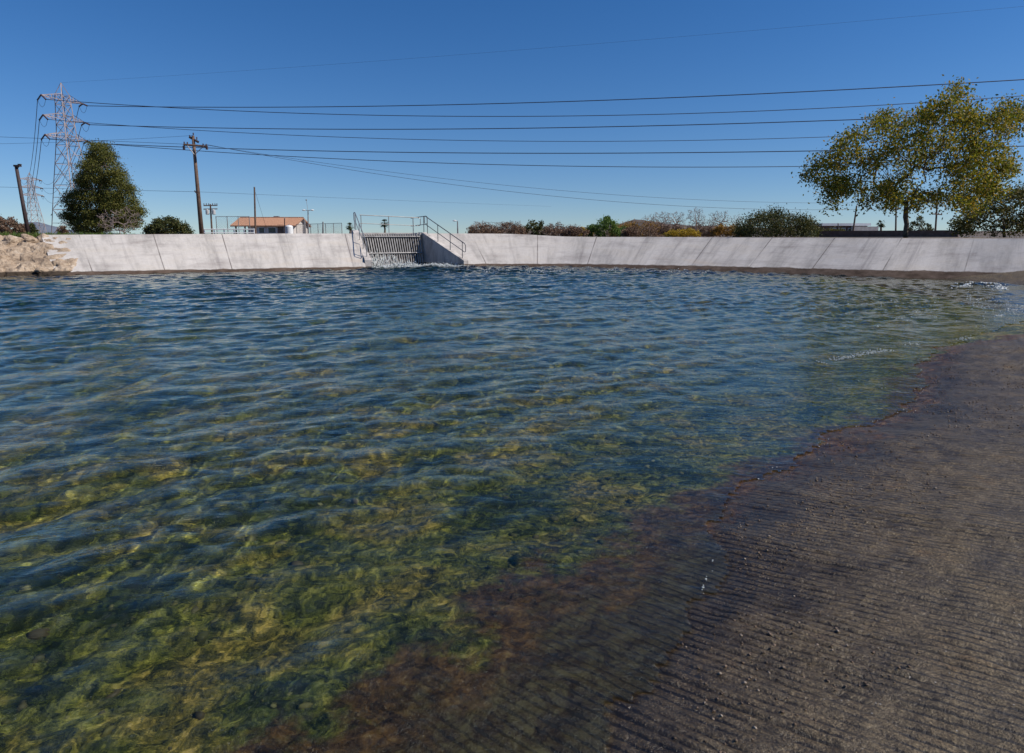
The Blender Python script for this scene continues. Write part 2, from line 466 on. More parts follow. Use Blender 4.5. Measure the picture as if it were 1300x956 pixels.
# ------------------------------------------------------------------ water
OUT = np.array([-5.2, 36.2])
def wave_h(x, y):
    r = np.hypot(x, y); d = shore_d(x, y); w = np.maximum(-d, 0)
    ro = np.hypot(x - OUT[0], y - OUT[1])
    rg = np.random.default_rng(5)
    wx = x + .35 * noise2(x, y, .8, 41) + .10 * noise2(x, y, 3.0, 42)
    wy = y + .35 * noise2(x, y, .8, 43) + .10 * noise2(x, y, 3.0, 44)
    h = np.zeros_like(x)
    def band(n, l0, l1, amp, az0, spread, lim, gate=None, sharp=0.0):
        nonlocal h
        acc = np.zeros_like(x)
        for i in range(n):
            lam = l0 * (l1 / l0) ** ((i + rg.uniform(0, 1)) / n)
            a = R(az0 + rg.normal(0, spread)); k = 2 * np.pi / lam
            ph = k * (wx * np.sin(a) + wy * np.cos(a)) + rg.uniform(0, 6.28)
            env = .5 + .5 * np.sin(ph * .11 + rg.uniform(0, 6.28)) * np.sin(k * .13 * (wx * np.cos(a) - wy * np.sin(a)) + rg.uniform(0, 6))
            s = np.sin(ph)
            if sharp: s = s + sharp * (np.abs(s) * -1 + .64) * -1 * -1 if False else s + sharp * np.cos(2 * ph)
            acc += s * lam ** .9 * env * np.clip((lim - r) / (lim * .3), 0, 1)
        acc *= amp / (acc.std() + 1e-9)
        h += acc if gate is None else acc * gate
    big = np.clip(w / 3.5, 0, 1) ** .8
    mid = np.clip((w - .25) / 1.8, 0.0, 1)
    sm = np.clip(w / .5, .15, 1)
    churn = 1 + 1.3 * np.exp(-(ro / 5.5) ** 2) + .5 * np.exp(-((y - 33.5) / 5) ** 2) * np.clip((x + 8) / 6, 0, 1)
    patch = .65 + .6 * noise2(x, y, .45, 60)
    far = 1 + .7 * np.clip((r - 8) / 14, 0, 1)
    churn = churn * far
    band(12, 1.0, 2.4, .0095, 144, 26, 400, big * churn, .2)
    band(18, .38, 1.0, .0062, 140, 34, 400, big * churn * np.clip(patch + .3, .3, 2), .22)
    band(14, .3, .9, .0042, 92, 40, 400, mid * churn, .15)
    band(16, .15, .36, .0020, 150, 50, 30, np.clip((w - 1.1) / 1.6, 0, 1) * np.clip(patch, .3, 2) * churn)
    band(14, .08, .15, .00032, 120, 70, 9, np.clip((w - 1.3) / 1.2, 0, 1))
    rad = np.zeros_like(x); wr = np.hypot(wx - OUT[0], wy - OUT[1])
    for i in range(6):
        kk = 2 * np.pi / (.55 * 1.22 ** i); rad += np.sin(kk * wr + i * 1.7 + 1.5 * noise2(x, y, .5, 80 + i)) * (.6 + .5 * noise2(x, y, .7, 90 + i))
    h += rad * .0036 * big * np.exp(-((ro - 6) / 14) ** 2)
    h += .05 * np.exp(-(ro / 1.6) ** 2) * (1 + 1.5 * noise2(x, y, 5, 70))
    # standing ridge of a breaking wave at the right
    c = onz(1243, 362)
    u = (x - c.x) * .97 + (y - c.y) * -.22; v = -(x - c.x) * -.22 + (y - c.y) * .97
    h += .10 * np.exp(-(u / 1.3) ** 2 - (v / .35) ** 2) * (1 + .4 * noise2(x, y, 7, 71))
    return h

def make_water():
    az = np.radians(np.concatenate([np.arange(-125, -62, 1.2), np.arange(-62, -41, .4), np.arange(-41, 41, .072), np.arange(41, 66, .4)]))
    rows = row_list(.3, 54, 650, 1.8, .085)
    A, T = np.meshgrid(az, rows)
    lim = r_foot(A) + .9
    bay = (np.clip((A - AZ_BAY0 + .01) / .01, 0, 1) * np.clip((AZ_BAY1 - A) / .01, 0, 1)) * 2.6
    lim = lim + bay
    RR = np.minimum(T, lim)
    x = RR * np.sin(A); y = RR * np.cos(A)
    z = wave_h(x, y)
    nr, nc = x.shape
    V = np.stack([x, y, z], -1).reshape(-1, 3)
    Fc = grid_faces(nr, nc)
    # drop collapsed faces beyond the bank and faces well inside the dry ramp
    Tr = (T < lim).reshape(-1)
    dd = shore_d(x, y).reshape(-1)
    dep = (z - ground_z(x, y)[0]).reshape(-1)
    near_ = (dd > -1.5)
    keep = Tr[Fc].any(1) & (dd[Fc].min(1) < .6) & ((dep[Fc].min(1) > .0065) | ~near_[Fc].any(1))
    Fc = Fc[keep]
    used = np.unique(Fc); mp = np.full(len(V), -1); mp[used] = np.arange(len(used))
    return np_mesh('water', V[used], mp[Fc], True)

def water_material():
    m, nt, nd, lk, p = new_mat('clear pond water')
    nd.remove(p)
    g = nd.new('ShaderNodeBsdfGlass'); g.inputs['IOR'].default_value = 1.333; g.inputs['Roughness'].default_value = 0.0
    g.inputs['Color'].default_value = (.93, 1.0, .97, 1)
    # fine ripples as a normal map on top of the modelled waves
    geo = nd.new('ShaderNodeNewGeometry')
    def mp(rz, sc):
        k = nd.new('ShaderNodeMapping'); k.inputs['Rotation'].default_value = (0, 0, rz); k.inputs['Scale'].default_value = sc
        lk.new(geo.outputs['Position'], k.inputs['Vector']); return k.outputs[0]
    r1 = noise_node(nd, lk, 1, 3, .55, mp(R(50), (4.5, 9, 4)), .5)
    r2 = noise_node(nd, lk, 1, 3, .6, mp(R(-35), (13, 24, 10)), .6)
    r3 = noise_node(nd, lk, 1, 2, .5, mp(R(75), (2.2, 5.5, 3)), .4)
    hh = math_n(nd, lk, 'ADD', math_n(nd, lk, 'MULTIPLY', r1.outputs['Fac'], .020), math_n(nd, lk, 'MULTIPLY', r2.outputs['Fac'], .0055))
    hh = math_n(nd, lk, 'ADD', hh, math_n(nd, lk, 'MULTIPLY', r3.outputs['Fac'], .035))
    bm = nd.new('ShaderNodeBump'); bm.inputs['Strength'].default_value = .33; bm.inputs['Distance'].default_value = 1.0
    lk.new(hh, bm.inputs['Height'])
    lk.new(bm.outputs['Normal'], g.inputs['Normal'])
    lk.new(g.outputs[0], nd['Material Output'].inputs['Surface'])
    return m
water = link_mesh('water', make_water(), water_material())
tag(water, 'clear rippled pond water reflecting the blue sky', kind='structure')
water.cycles.is_caustics_caster = True

# ------------------------------------------------------------------ concrete bank
def concrete_material(name, tint=(1, 1, 1), bank=True):
    m, nt, nd, lk, p = new_mat(name)
    uv = nd.new('ShaderNodeUVMap'); geo = nd.new('ShaderNodeNewGeometry')
    def mp(sc):
        k = nd.new('ShaderNodeMapping'); k.inputs['Scale'].default_value = sc
        lk.new(uv.outputs[0] if bank else geo.outputs['Position'], k.inputs['Vector']); return k.outputs[0]
    a = noise_node(nd, lk, 1, 8, .7, mp((1.1, .22, 1) if bank else (2, 2, .6)))          # streaks down the slope
    b = noise_node(nd, lk, 1, 6, .7, mp((.35, 1.2, 1) if bank else (1, 1, 1)))
    c = noise_node(nd, lk, 1, 4, .8, mp((5, 18, 1) if bank else (14, 14, 14)))           # trowel lines
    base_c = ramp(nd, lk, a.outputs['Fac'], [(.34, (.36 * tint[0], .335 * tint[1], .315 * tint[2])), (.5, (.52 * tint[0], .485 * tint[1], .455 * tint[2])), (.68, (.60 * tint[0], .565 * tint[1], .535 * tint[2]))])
    cb = ramp(nd, lk, b.outputs['Fac'], [(.32, (.74, .72, .72)), (.5, (1, 1, 1)), (.7, (1.0, .97, .92))])
    cc = ramp(nd, lk, c.outputs['Fac'], [(.36, (.80, .79, .78)), (.52, (1, 1, 1))])
    col = mixc(nd, lk, 1, base_c.outputs['Color'], cb.outputs['Color'], 'MULTIPLY')
    col = mixc(nd, lk, .55, col, cc.outputs['Color'], 'MULTIPLY')
    if bank:
        sx = nd.new('ShaderNodeSeparateXYZ'); lk.new(uv.outputs[0], sx.inputs[0])
        # panel joints every 3.05 m
        fr = math_n(nd, lk, 'FRACT', math_n(nd, lk, 'MULTIPLY', sx.outputs[0], 1 / 3.05))
        j = math_n(nd, lk, 'LESS_THAN', math_n(nd, lk, 'ABSOLUTE', math_n(nd, lk, 'SUBTRACT', fr, .5)), .008)
        nj = noise_node(nd, lk, 1, 3, .6, mp((.7, .3, 1)))
        j = math_n(nd, lk, 'MULTIPLY', j, ramp(nd, lk, nj.outputs['Fac'], [(.38, .1), (.55, .9)]).outputs['Color'])
        col = mixc(nd, lk, j, col, (.16, .14, .13))
        # dark drips from the top
        dr = noise_node(nd, lk, 1, 7, .75, mp((2.6, .10, 1)))
        dm = ramp(nd, lk, dr.outputs['Fac'], [(.54, 0), (.70, .6)])
        col = mixc(nd, lk, dm.outputs['Color'], col, (.21, .19, .19))
        # tan wash
        tn = noise_node(nd, lk, 1, 3, .5, mp((.16, .5, 1)))
        tm = ramp(nd, lk, tn.outputs['Fac'], [(.62, 0), (.75, .5)])
        col = mixc(nd, lk, tm.outputs['Color'], col, (.50, .40, .31))
    sz = nd.new('ShaderNodeSeparateXYZ'); lk.new(geo.outputs['Position'], sz.inputs[0])
    en = noise_node(nd, lk, 1.6, 6, .65, geo.outputs['Position'])
    # silt band at the water line, taller to the right where the bank turns
    hi = nd.new('ShaderNodeMapRange'); hi.inputs['From Min'].default_value = 2; hi.inputs['From Max'].default_value = 20
    hi.inputs['To Min'].default_value = .14; hi.inputs['To Max'].default_value = .31
    lk.new(sz.outputs[0], hi.inputs['Value'])
    lim = math_n(nd, lk, 'ADD', hi.outputs[0], math_n(nd, lk, 'MULTIPLY', math_n(nd, lk, 'SUBTRACT', en.outputs['Fac'], .5), .16))
    dlt = math_n(nd, lk, 'SUBTRACT', sz.outputs[2], lim)
    mr = nd.new('ShaderNodeMapRange'); mr.inputs['From Min'].default_value = -.015; mr.inputs['From Max'].default_value = .02
    lk.new(dlt, mr.inputs['Value'])
    cw = ramp(nd, lk, en.outputs['Fac'], [(.35, (.050, .032, .022)), (.6, (.12, .085, .065)), (.8, (.20, .16, .13))])
    col = mixc(nd, lk, mr.outputs[0], cw.outputs['Color'], col)
    lk.new(col, p.inputs['Base Color'])
    p.inputs['Roughness'].default_value = .85
    p.inputs['Specular IOR Level'].default_value = .2
    bm = nd.new('ShaderNodeBump'); bm.inputs['Strength'].default_value = .5; bm.inputs['Distance'].default_value = .03
    lk.new(c.outputs['Fac'], bm.inputs['Height']); lk.new(bm.outputs['Normal'], p.inputs['Normal'])
    return m
M['bank'] = concrete_material('weathered bank concrete')
M['conc'] = concrete_material('outlet concrete', (1.0, 1.0, 1.02), False)
M['conc_shade'] = concrete_material('shade-toned outlet concrete', (.16, .15, .15), False)  # concrete darkened so the chamber's shade sits in its colour

def bank_wall(foot_px, foot_py, top_px, top_py, setb, label, nsub=14, wob=0.0):
    k = len(foot_px)
    tt = np.linspace(0, k - 1, (k - 1) * nsub + 1)
    def cr(a, t):
        a = np.asarray(a, float); i = np.clip(np.floor(t).astype(int), 0, k - 2); f = t - i
        p0 = a[np.maximum(i - 1, 0)]; p1 = a[i]; p2 = a[i + 1]; p3 = a[np.minimum(i + 2, k - 1)]
        return .5 * (2 * p1 + (p2 - p0) * f + (2 * p0 - 5 * p1 + 4 * p2 - p3) * f * f + (3 * p1 - p0 - 3 * p2 + p3) * f ** 3)
    fpx, fpy, tpx, tpy, sb = [cr(q, tt) for q in (foot_px, foot_py, top_px, top_py, setb)]
    Fp = [onz(a, b) for a, b in zip(fpx, fpy)]
    Tp = [posr(a, b, f.y + s * 1.15) for a, b, f, s in zip(tpx, tpy, Fp, sb)]
    V = []; UV = []; u = 0; nv = 12
    for i, (f, t) in enumerate(zip(Fp, Tp)):
        if i: u += (Fp[i] - Fp[i - 1]).length
        bk = (t - f); bk.z = 0; bk.normalize()
        dn = f + (f - t) * .55
        col = [dn] + [f.lerp(t, q / nv) for q in range(nv + 1)]
        for c in col[1:]:
            c.z += .012 * mnoise.noise(Vector((u * .8, c.z * 2, 3)))
        col += [t + bk * .02 + Vector((0, 0, .0)), t + bk * .32, t + bk * .34 + Vector((0, 0, -.5))]
        ln = 0
        for q, c in enumerate(col):
            if q: ln += (col[q] - col[q - 1]).length
            V.append(c); UV.append((u, ln))
    m = len(col); n = len(Fp)
    me = bpy.data.meshes.new('concrete_bank')
    faces = [(i * m + j, (i + 1) * m + j, (i + 1) * m + j + 1, i * m + j + 1) for i in range(n - 1) for j in range(m - 1)]
    faces.append(tuple(range(m))[::-1]); faces.append(tuple((n - 1) * m + j for j in range(m)))
    o0 = Fp[n // 2].copy()
    me.from_pydata([tuple(v - o0) for v in V], [], faces); me.update()
    ul = me.uv_layers.new(name='UVMap')
    idx = np.zeros(len(me.loops), dtype=np.int32); me.loops.foreach_get('vertex_index', idx)
    ul.data.foreach_set('uv', np.array(UV, dtype=np.float32)[idx].ravel())
    o = link_mesh('concrete_bank', me, M['bank'], None, o0)
    return tag(o, label, 'embankment wall')

bank_wall([70, 95, 200, 300, 400, 465], [349.5, 349, 347, 345, 343.2, 342.0],
          [52, 76, 184, 286, 388, 453], [298, 298, 297.5, 297, 296.5, 296.5], [2.5] * 6,
          'pale sloped concrete bank between the tan rocks and the gated outlet')
bank_wall([587, 620, 660, 720, 800, 900, 1000, 1100, 1200, 1300, 1450, 1600],
          [338.4, 338.1, 338, 338.5, 340.5, 343.5, 347, 351, 354, 357.5, 362.5, 368],
          [541, 600, 655, 728, 822, 932, 1034, 1130, 1218, 1306, 1440, 1580],
          [296.3, 296.5, 297.2, 300.6, 301, 301.6, 302, 302.5, 302.7, 303, 303, 303],
          [2.6, 2.6, 2.6, 2.5, 2.4, 2.2, 2.0, 1.9, 1.9, 1.8, 1.8, 1.8],
          'long pale sloped concrete bank curving right of the gated outlet under the plane tree')

# ------------------------------------------------------------------ outlet structure
def prism(mb, poly, off):
    """poly: list of world points; extruded by vector off"""
    n = len(poly); off = Vector(off)
    pts = [Vector(p) for p in poly] + [Vector(p) + off for p in poly]
    fs = [tuple(range(n)), tuple(range(n, 2 * n))[::-1]]
    for i in range(n):
        j = (i + 1) % n; fs.append((i, i + n, j + n, j))
    return mb.poly(pts, fs)

YL, YR = 39.4, 41.2
LT = posr(455, 291.5, YL); LB = onz(472, 341.3)
RT = posr(536, 294.8, YR); RB = onz(589, 338.6)
LT.z = 2.18; RT.z = 2.05
out = empty('outlet_structure', ((LT.x + RT.x) / 2, (LT.y + RT.y) / 2, 0), 'concrete outlet bay with sloping wing walls pouring white water into the pond', 'outlet structure')
def wing(T, Bt, nose, thick, side):
    d = (Bt - T); d.z = 0; ln = d.length; d.normalize()
    w = Vector((-d.y, d.x, 0)) * thick * side
    back = T - d * .5
    nose_top = Bt + Vector((0, 0, nose))
    poly = [Vector((back.x, back.y, -1)), Vector((Bt.x, Bt.y, -1)), nose_top, Vector((T.x, T.y, T.z)), Vector((back.x, back.y, T.z))]
    return poly, w, d
pL, wL, dL = wing(LT, LB, .50, .36, -1)
mb = MB(); prism(mb, pL, wL); wl = mb.build('wing_wall', M['conc'], out)
pR, wR, dR = wing(RT, RB, .36, .34, 1)
mb = MB(); prism(mb, pR, wR); mb.build('wing_wall', M['conc'], out)
# back wall, side and floor of the chamber
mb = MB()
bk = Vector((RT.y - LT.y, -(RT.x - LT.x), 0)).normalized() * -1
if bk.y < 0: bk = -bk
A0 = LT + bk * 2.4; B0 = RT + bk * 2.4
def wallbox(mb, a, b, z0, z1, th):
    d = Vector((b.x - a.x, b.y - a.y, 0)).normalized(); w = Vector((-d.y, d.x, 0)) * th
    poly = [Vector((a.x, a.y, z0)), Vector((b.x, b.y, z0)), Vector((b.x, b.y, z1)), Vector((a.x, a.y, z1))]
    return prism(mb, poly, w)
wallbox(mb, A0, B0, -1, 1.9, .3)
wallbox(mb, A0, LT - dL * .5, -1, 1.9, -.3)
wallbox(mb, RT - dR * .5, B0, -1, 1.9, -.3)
mb.build('chamber_wall', M['conc_shade'], out)
# upper deck beam above the rack
mb = MB()
dk0 = LT + Vector((0, 0, 0)); dk1 = RT
wallbox(mb, Vector((LT.x + .1, LT.y, 0)), Vector((RT.x - .05, RT.y, 0)), 1.86, 2.02, 2.7)
mb.build('walkway_deck', M['conc'], out)

# trash rack: inclined bars
rk = empty('trash_rack', ((LT.x + RT.x) / 2, (LT.y + RT.y) / 2 - .6, 0), 'row of inclined grey steel rack bars across the outlet mouth', 'trash rack')
nb = 25
topL = LT + Vector((.12, -.05, 0)); topR = RT + Vector((-.12, -.05, 0))
botL = LT.lerp(LB, .42) + Vector((.22, .05, 0)); botR = RT.lerp(RB, .10) + Vector((-.10, 0, 0))
M['rackbar'] = varied('rack bar galvanised', (.22, .21, .21), (.40, .385, .375), 3, .5, .2)
for i in range(nb):
    t = (i + .5) / nb
    a = topL.lerp(topR, t); b = botL.lerp(botR, t)
    a = Vector((a.x, a.y, 2.0)); b = Vector((b.x, b.y, -.5))
    mb = MB()
    d = (b - a); sx = Vector((.026, .008, 0)); sy = Vector((0, -.07, 0))
    prism(mb, [a - sx, a + sx, b + sx, b - sx], sy)
    mb.build('rack_bar', M['rackbar'], rk)
for zf in (.1, .55):
    a = topL.lerp(botL, zf * .9); b = topR.lerp(botR, zf * .9)
    z = 2.0 - 2.5 * zf * .9
    mb = MB(); mb.tube([Vector((a.x, a.y - .13, z)), Vector((b.x, b.y - .13, z))], .05, 4)
    mb.build('cross_beam', M['rackbar'], rk)

# debris and spilling water behind the rack bars
def foam_mat():
    m, nt, nd, lk, p = new_mat('white water')
    geo = nd.new('ShaderNodeNewGeometry')
    n = noise_node(nd, lk, 9, 5, .6, geo.outputs['Position'])
    r = ramp(nd, lk, n.outputs['Fac'], [(.3, (.50, .56, .58)), (.55, (.78, .80, .80))])
    lk.new(r.outputs['Color'], p.inputs['Base Color']); p.inputs['Roughness'].default_value = .35
    p.inputs['Subsurface Weight'].default_value = 0.0
    t = nd.new('ShaderNodeBsdfTranslucent'); t.inputs['Color'].default_value = (.8, .85, .86, 1)
    mx = nd.new('ShaderNodeMixShader'); mx.inputs[0].default_value = .35
    lk.new(p.outputs[0], mx.inputs[1]); lk.new(t.outputs[0], mx.inputs[2]); lk.new(mx.outputs[0], nd['Material Output'].inputs['Surface'])
    return m
M['foam'] = foam_mat()

ICO_V = None
def blobs(centers, radii, squash=.7, mat=None, name='foam', jitter=.35, seed=1):
    """low poly irregular blobs in one mesh"""
    t = (1 + 5 ** .5) / 2
    iv = np.array([(-1, t, 0), (1, t, 0), (-1, -t, 0), (1, -t, 0), (0, -1, t), (0, 1, t), (0, -1, -t), (0, 1, -t), (t, 0, -1), (t, 0, 1), (-t, 0, -1), (-t, 0, 1)], float)
    iv /= np.linalg.norm(iv[0])
    fc = np.array([(0, 11, 5), (0, 5, 1), (0, 1, 7), (0, 7, 10), (0, 10, 11), (1, 5, 9), (5, 11, 4), (11, 10, 2), (10, 7, 6), (7, 1, 8), (3, 9, 4), (3, 4, 2), (3, 2, 6), (3, 6, 8), (3, 8, 9), (4, 9, 5), (2, 4, 11), (6, 2, 10), (8, 6, 7), (9, 8, 1)])
    rg = np.random.default_rng(seed); n = len(centers)
    centers = np.asarray(centers, float); radii = np.asarray(radii, float)
    sc = radii[:, None, None] * (1 + rg.uniform(-jitter, jitter, (n, 12, 1)))
    ax = rg.uniform(.7, 1.5, (n, 1, 3)); ax[:, :, 2] *= squash
    an = rg.uniform(0, 6.28, n); ca, sa = np.cos(an), np.sin(an)
    P = iv[None] * sc * ax
    X = P[..., 0] * ca[:, None] - P[..., 1] * sa[:, None]; Y = P[..., 0] * sa[:, None] + P[..., 1] * ca[:, None]
    P = np.stack([X, Y, P[..., 2]], -1) + centers[:, None, :]
    Fc = fc[None] + (np.arange(n) * 12)[:, None, None]
    return np_mesh(name, P.reshape(-1, 3), Fc.reshape(-1, 3), True)

cs = []; rs = []
c0 = (topL + botL) / 2; c1 = (topR + botR) / 2
def rackpt(t, s):   # t across, s 0 top .. 1 bottom
    a = topL.lerp(topR, t); b = botL.lerp(botR, t)
    a = Vector((a.x, a.y, 2.0)); b = Vector((b.x, b.y, -.5)); return a.lerp(b, s)
for i in range(1100):                   # falling water
    t = abs(random.gauss(.26, .12)); t = min(max(t, .06), .62)
    if random.random() < .2: t = random.uniform(.05, .85)
    top = .34 + .22 * abs(math.sin(t * 31)) + .5 * max(0, t - .45)
    s = random.uniform(top, .84) ** .8
    p = rackpt(t, s); p += Vector((random.gauss(0, .03), random.uniform(-.12, .4), 0))
    cs.append(p); rs.append(random.uniform(.006, .024))
me = blobs(cs, rs, 6.0, seed=2)
o = link_mesh('waterfall', me, M['foam']); tag(o, 'white water tumbling down through the rack bars', 'falling water', kind='stuff')
cs = []; rs = []
for i in range(5200):                   # churning foam in front
    u = random.random()
    a = LB.lerp(RB, u)
    back = abs(random.gauss(0, .8))
    p = Vector((a.x, a.y, 0)) + Vector((.35, .9, 0)) * random.uniform(0, 1.6) + Vector((random.gauss(0, .25), -back * .7 + .3, 0))
    amp = .26 * math.exp(-((u - .28) / .22) ** 2) + .12 * math.exp(-((u - .75) / .2) ** 2) + .03
    if back > .9 and random.random() < .75: continue
    p.z = abs(random.gauss(0, .5)) * amp * math.exp(-back * 1.1) + .05
    cs.append(p); rs.append(random.uniform(.008, .034) * (1 if back < .6 else .5))
for i in range(900):                   # flecks drifting right along the wall
    px = random.uniform(560, 900); c = onz(px, random.uniform(339.5, 347))
    if mnoise.noise(Vector((c.x * .9, c.y * .9, 0))) < .12: continue
    cs.append(Vector((c.x, c.y, .05))); rs.append(random.uniform(.01, .03))
me = blobs(cs, rs, .7, seed=3)
z = np.zeros(len(me.vertices) * 3, dtype=np.float32); me.vertices.foreach_get('co', z); z = z.reshape(-1, 3)
z[:, 2] += wave_h(z[:, 0].astype(float), z[:, 1].astype(float)) - .03; me.vertices.foreach_set('co', z.ravel())
o = link_mesh('foam', me, M['foam']); tag(o, 'white foam churning at the foot of the outlet', 'foam', kind='stuff')

cs = []; rs = []                        # white flecks modelled as sun glints, plus breaking wave foam, at the right
def fleck_line(px0, py0, px1, py1, n, sp, rr, seed):
    rg = random.Random(seed)
    for i in range(n):
        t = rg.random(); 
        px = px0 + (px1 - px0) * t + rg.gauss(0, 3); py = py0 + (py1 - py0) * t + rg.gauss(0, sp)
        p = onz(px, py)
        if mnoise.noise(Vector((p.x * 2.3, p.y * 2.3, seed))) < -.02: continue
        cs.append(p); rs.append(rr * rg.uniform(.3, 1.0))
fleck_line(1208, 364.5, 1243, 359.5, 420, .9, .045, 1)
fleck_line(1243, 359.5, 1278, 367, 420, 1.0, .04, 2)
fleck_line(1225, 378, 1300, 392, 330, 5, .024, 3)
fleck_line(1265, 401, 1300, 392, 110, 1.2, .02, 4)
fleck_line(1040, 460, 1165, 437, 300, 1.5, .011, 5)
for _a, _b in zip(SHORE_PX[1:-3], SHORE_PX[2:-2]): fleck_line(_a[0] - 5, _a[1], _b[0] - 5, _b[1], 14, 3, .006, 9)
fleck_line(1205, 432, 1240, 428, 90, 1, .012, 6)
fleck_line(1060, 378, 1290, 398, 200, 13, .018, 7)
fleck_line(900, 470, 1150, 470, 30, 25, .007, 8)
me = blobs(cs, rs, .5, seed=4)
z = np.zeros(len(me.vertices) * 3, dtype=np.float32); me.vertices.foreach_get('co', z); z = z.reshape(-1, 3)
z[:, 2] += wave_h(z[:, 0].astype(float), z[:, 1].astype(float)) + .002; me.vertices.foreach_set('co', z.ravel())
o = link_mesh('foam', me, M['foam']); tag(o, 'white flecks of foam and modelled sun glints on the shallow riffle beside the ramp', 'foam', kind='stuff')

# ------------------------------------------------------------------ railings
def railing(name, pts_top, hh, label, mat, post_at, drop_end=True, group=None, loops=()):
    root = empty(name, pts_top[0] - Vector((0, 0, hh)), label, 'railing', group)
    mb = MB(); mb.tube(pts_top, .027, 6); mb.build('top_rail', mat, root)
    mb = MB(); mb.tube([p - Vector((0, 0, hh * .5)) for p in pts_top], .022, 6); mb.build('mid_rail', mat, root)
    for i, t in post_at:
        a = pts_top[i].lerp(pts_top[i + 1], t)
        mb = MB(); mb.tube([a, a - Vector((0, 0, hh))], .025, 6); mb.build('post', mat, root)
    for i in loops:
        p = pts_top[i]; q = pts_top[1] if i == 0 else pts_top[-2]
        d = (p - q).normalized() * .12
        mb = MB(); mb.tube([p, p + d + Vector((0, 0, -.05)), p + d - Vector((0, 0, hh * .5 - .05)), p - Vector((0, 0, hh * .5))], .024, 6)
        mb.build('rail_loop', mat, root)
    return root
hr = 1.02
up = Vector((0, 0, 1))
# back rail over the rack
a = Vector((LT.x + .05, LT.y + .25, LT.z - .1 + hr)); b = Vector((RT.x - .25, RT.y + .25, LT.z - .22 + hr))
railing('railing', [a, b], hr, 'pale grey level railing over the rack between the two wing walls', M['rail'], [(0, .02), (0, .48), (0, .9)], loops=(1,))
# short rail at back right
c = Vector((RT.x - .15, RT.y + .9, RT.z + hr - .1)); d = Vector((RT.x + .12, RT.y - .3, RT.z + hr))
railing('railing', [c + Vector((-.7, 0, 0)), d + Vector((.18, 0, 0))], hr, 'short dark level railing at the head of the right wing wall', M['darkrail'], [(0, .15), (0, .85)], loops=(1,))
# sloping rail down right wing
t0 = RT + wR * .5 + up * hr + dR * .15; t1 = Vector((RB.x, RB.y, .36)) + wR * .5 + up * hr - dR * .15
railing('railing', [t0, t1], hr, 'long dark railing sloping down the right wing wall', M['darkrail'], [(0, .05), (0, .33), (0, .65), (0, .95)], loops=(0, 1))
# left wing rail
t0 = LT + wL * .5 + up * (hr + .05) - dL * .3; t0b = LT + wL * .5 + up * (hr + .02) + dL * .1; t1 = Vector((LB.x, LB.y, .42)) + wL * .5 + up * hr - dL * .3
railing('railing', [t0, t0b, t1], hr, 'steep grey railing going down the left wing wall', M['rail'], [(0, .05), (1, .02), (1, .36), (1, .68), (1, .97)], loops=(0, 2))

# ------------------------------------------------------------------ rocky bank at the left
def rock_material():
    m, nt, nd, lk, p = new_mat('tan rock')
    geo = nd.new('ShaderNodeNewGeometry')
    a = noise_node(nd, lk, 1.6, 8, .7, geo.outputs['Position'])
    b = noise_node(nd, lk, 11, 6, .7, geo.outputs['Position'])
    r = ramp(nd, lk, a.outputs['Fac'], [(.3, (.20, .15, .11)), (.45, (.34, .26, .19)), (.6, (.44, .35, .265)), (.75, (.50, .44, .38))])
    r2 = ramp(nd, lk, b.outputs['Fac'], [(.34, (.6, .55, .52)), (.55, (1, 1, 1))])
    col = mixc(nd, lk, .9, r.outputs['Color'], r2.outputs['Color'], 'MULTIPLY')
    sz = nd.new('ShaderNodeSeparateXYZ'); lk.new(geo.outputs['Position'], sz.inputs[0])
    lim = math_n(nd, lk, 'ADD', math_n(nd, lk, 'MULTIPLY', a.outputs['Fac'], .12), .12)
    mr = nd.new('ShaderNodeMapRange'); mr.inputs['From Min'].default_value = -.02; mr.inputs['From Max'].default_value = .03
    lk.new(math_n(nd, lk, 'SUBTRACT', sz.outputs[2], lim), mr.inputs['Value'])
    col = mixc(nd, lk, mr.outputs[0], (.05, .037, .027), col)
    lk.new(col, p.inputs['Base Color']); p.inputs['Roughness'].default_value = .9; p.inputs['Specular IOR Level'].default_value = .15
    bm = nd.new('ShaderNodeBump'); bm.inputs['Strength'].default_value = .7; bm.inputs['Distance'].default_value = .05
    lk.new(b.outputs['Fac'], bm.inputs['Height']); lk.new(bm.outputs['Normal'], p.inputs['Normal'])
    return m
M['rock'] = rock_material()
def rock_bank():
    nu, nv = 620, 80; V = []
    for i in range(nu):
        px = -420 + (112 + 420) * i / (nu - 1)
        f = onz(px, float(np.interp(px, PW_PX, PW_PY)))
        t = posr(px * .985 - 12, 299.5, f.y + 2.9); t.z = 1.80 + .12 * mnoise.noise(Vector((px * .05, 0, 0)))
        for j in range(nv):
            s = j / (nv - 1) * 1.35 - .2
            p = f.lerp(t, min(s, 1.0))
            if s > 1: p = p + Vector((0, (s - 1) * 6, -(s - 1) * 1.0))
            q = Vector((p.x * 1.15, p.y * 1.15, p.z * 2.4))
            dist, pts = mnoise.voronoi(q)
            cell = mnoise.noise(pts[0] * 5.1)
            dd = .20 * cell + .24 * min(dist[1] - dist[0], .35) + .09 * mnoise.fractal(q * 2.6, 1, 2, 6)
            edge = min(max((112 - px) / 22 + .9 * mnoise.noise(q * 1.5), 0), 1)
            p = p + Vector((0, -.55, .85)) * ((dd - .02) * edge - .14 * (1 - edge))
            V.append(tuple(p))
    idx = np.arange(nu * nv).reshape(nu, nv)
    Fc = np.stack([idx[:-1, :-1], idx[1:, :-1], idx[1:, 1:], idx[:-1, 1:]], -1).reshape(-1, 4)
    me = np_mesh('rocky_bank', np.array(V), Fc, False)
    o = link_mesh('rocky_bank', me, M['rock'])
    return tag(o, 'tan broken rock slope at the left edge of the pond', kind='structure')
rock_bank()

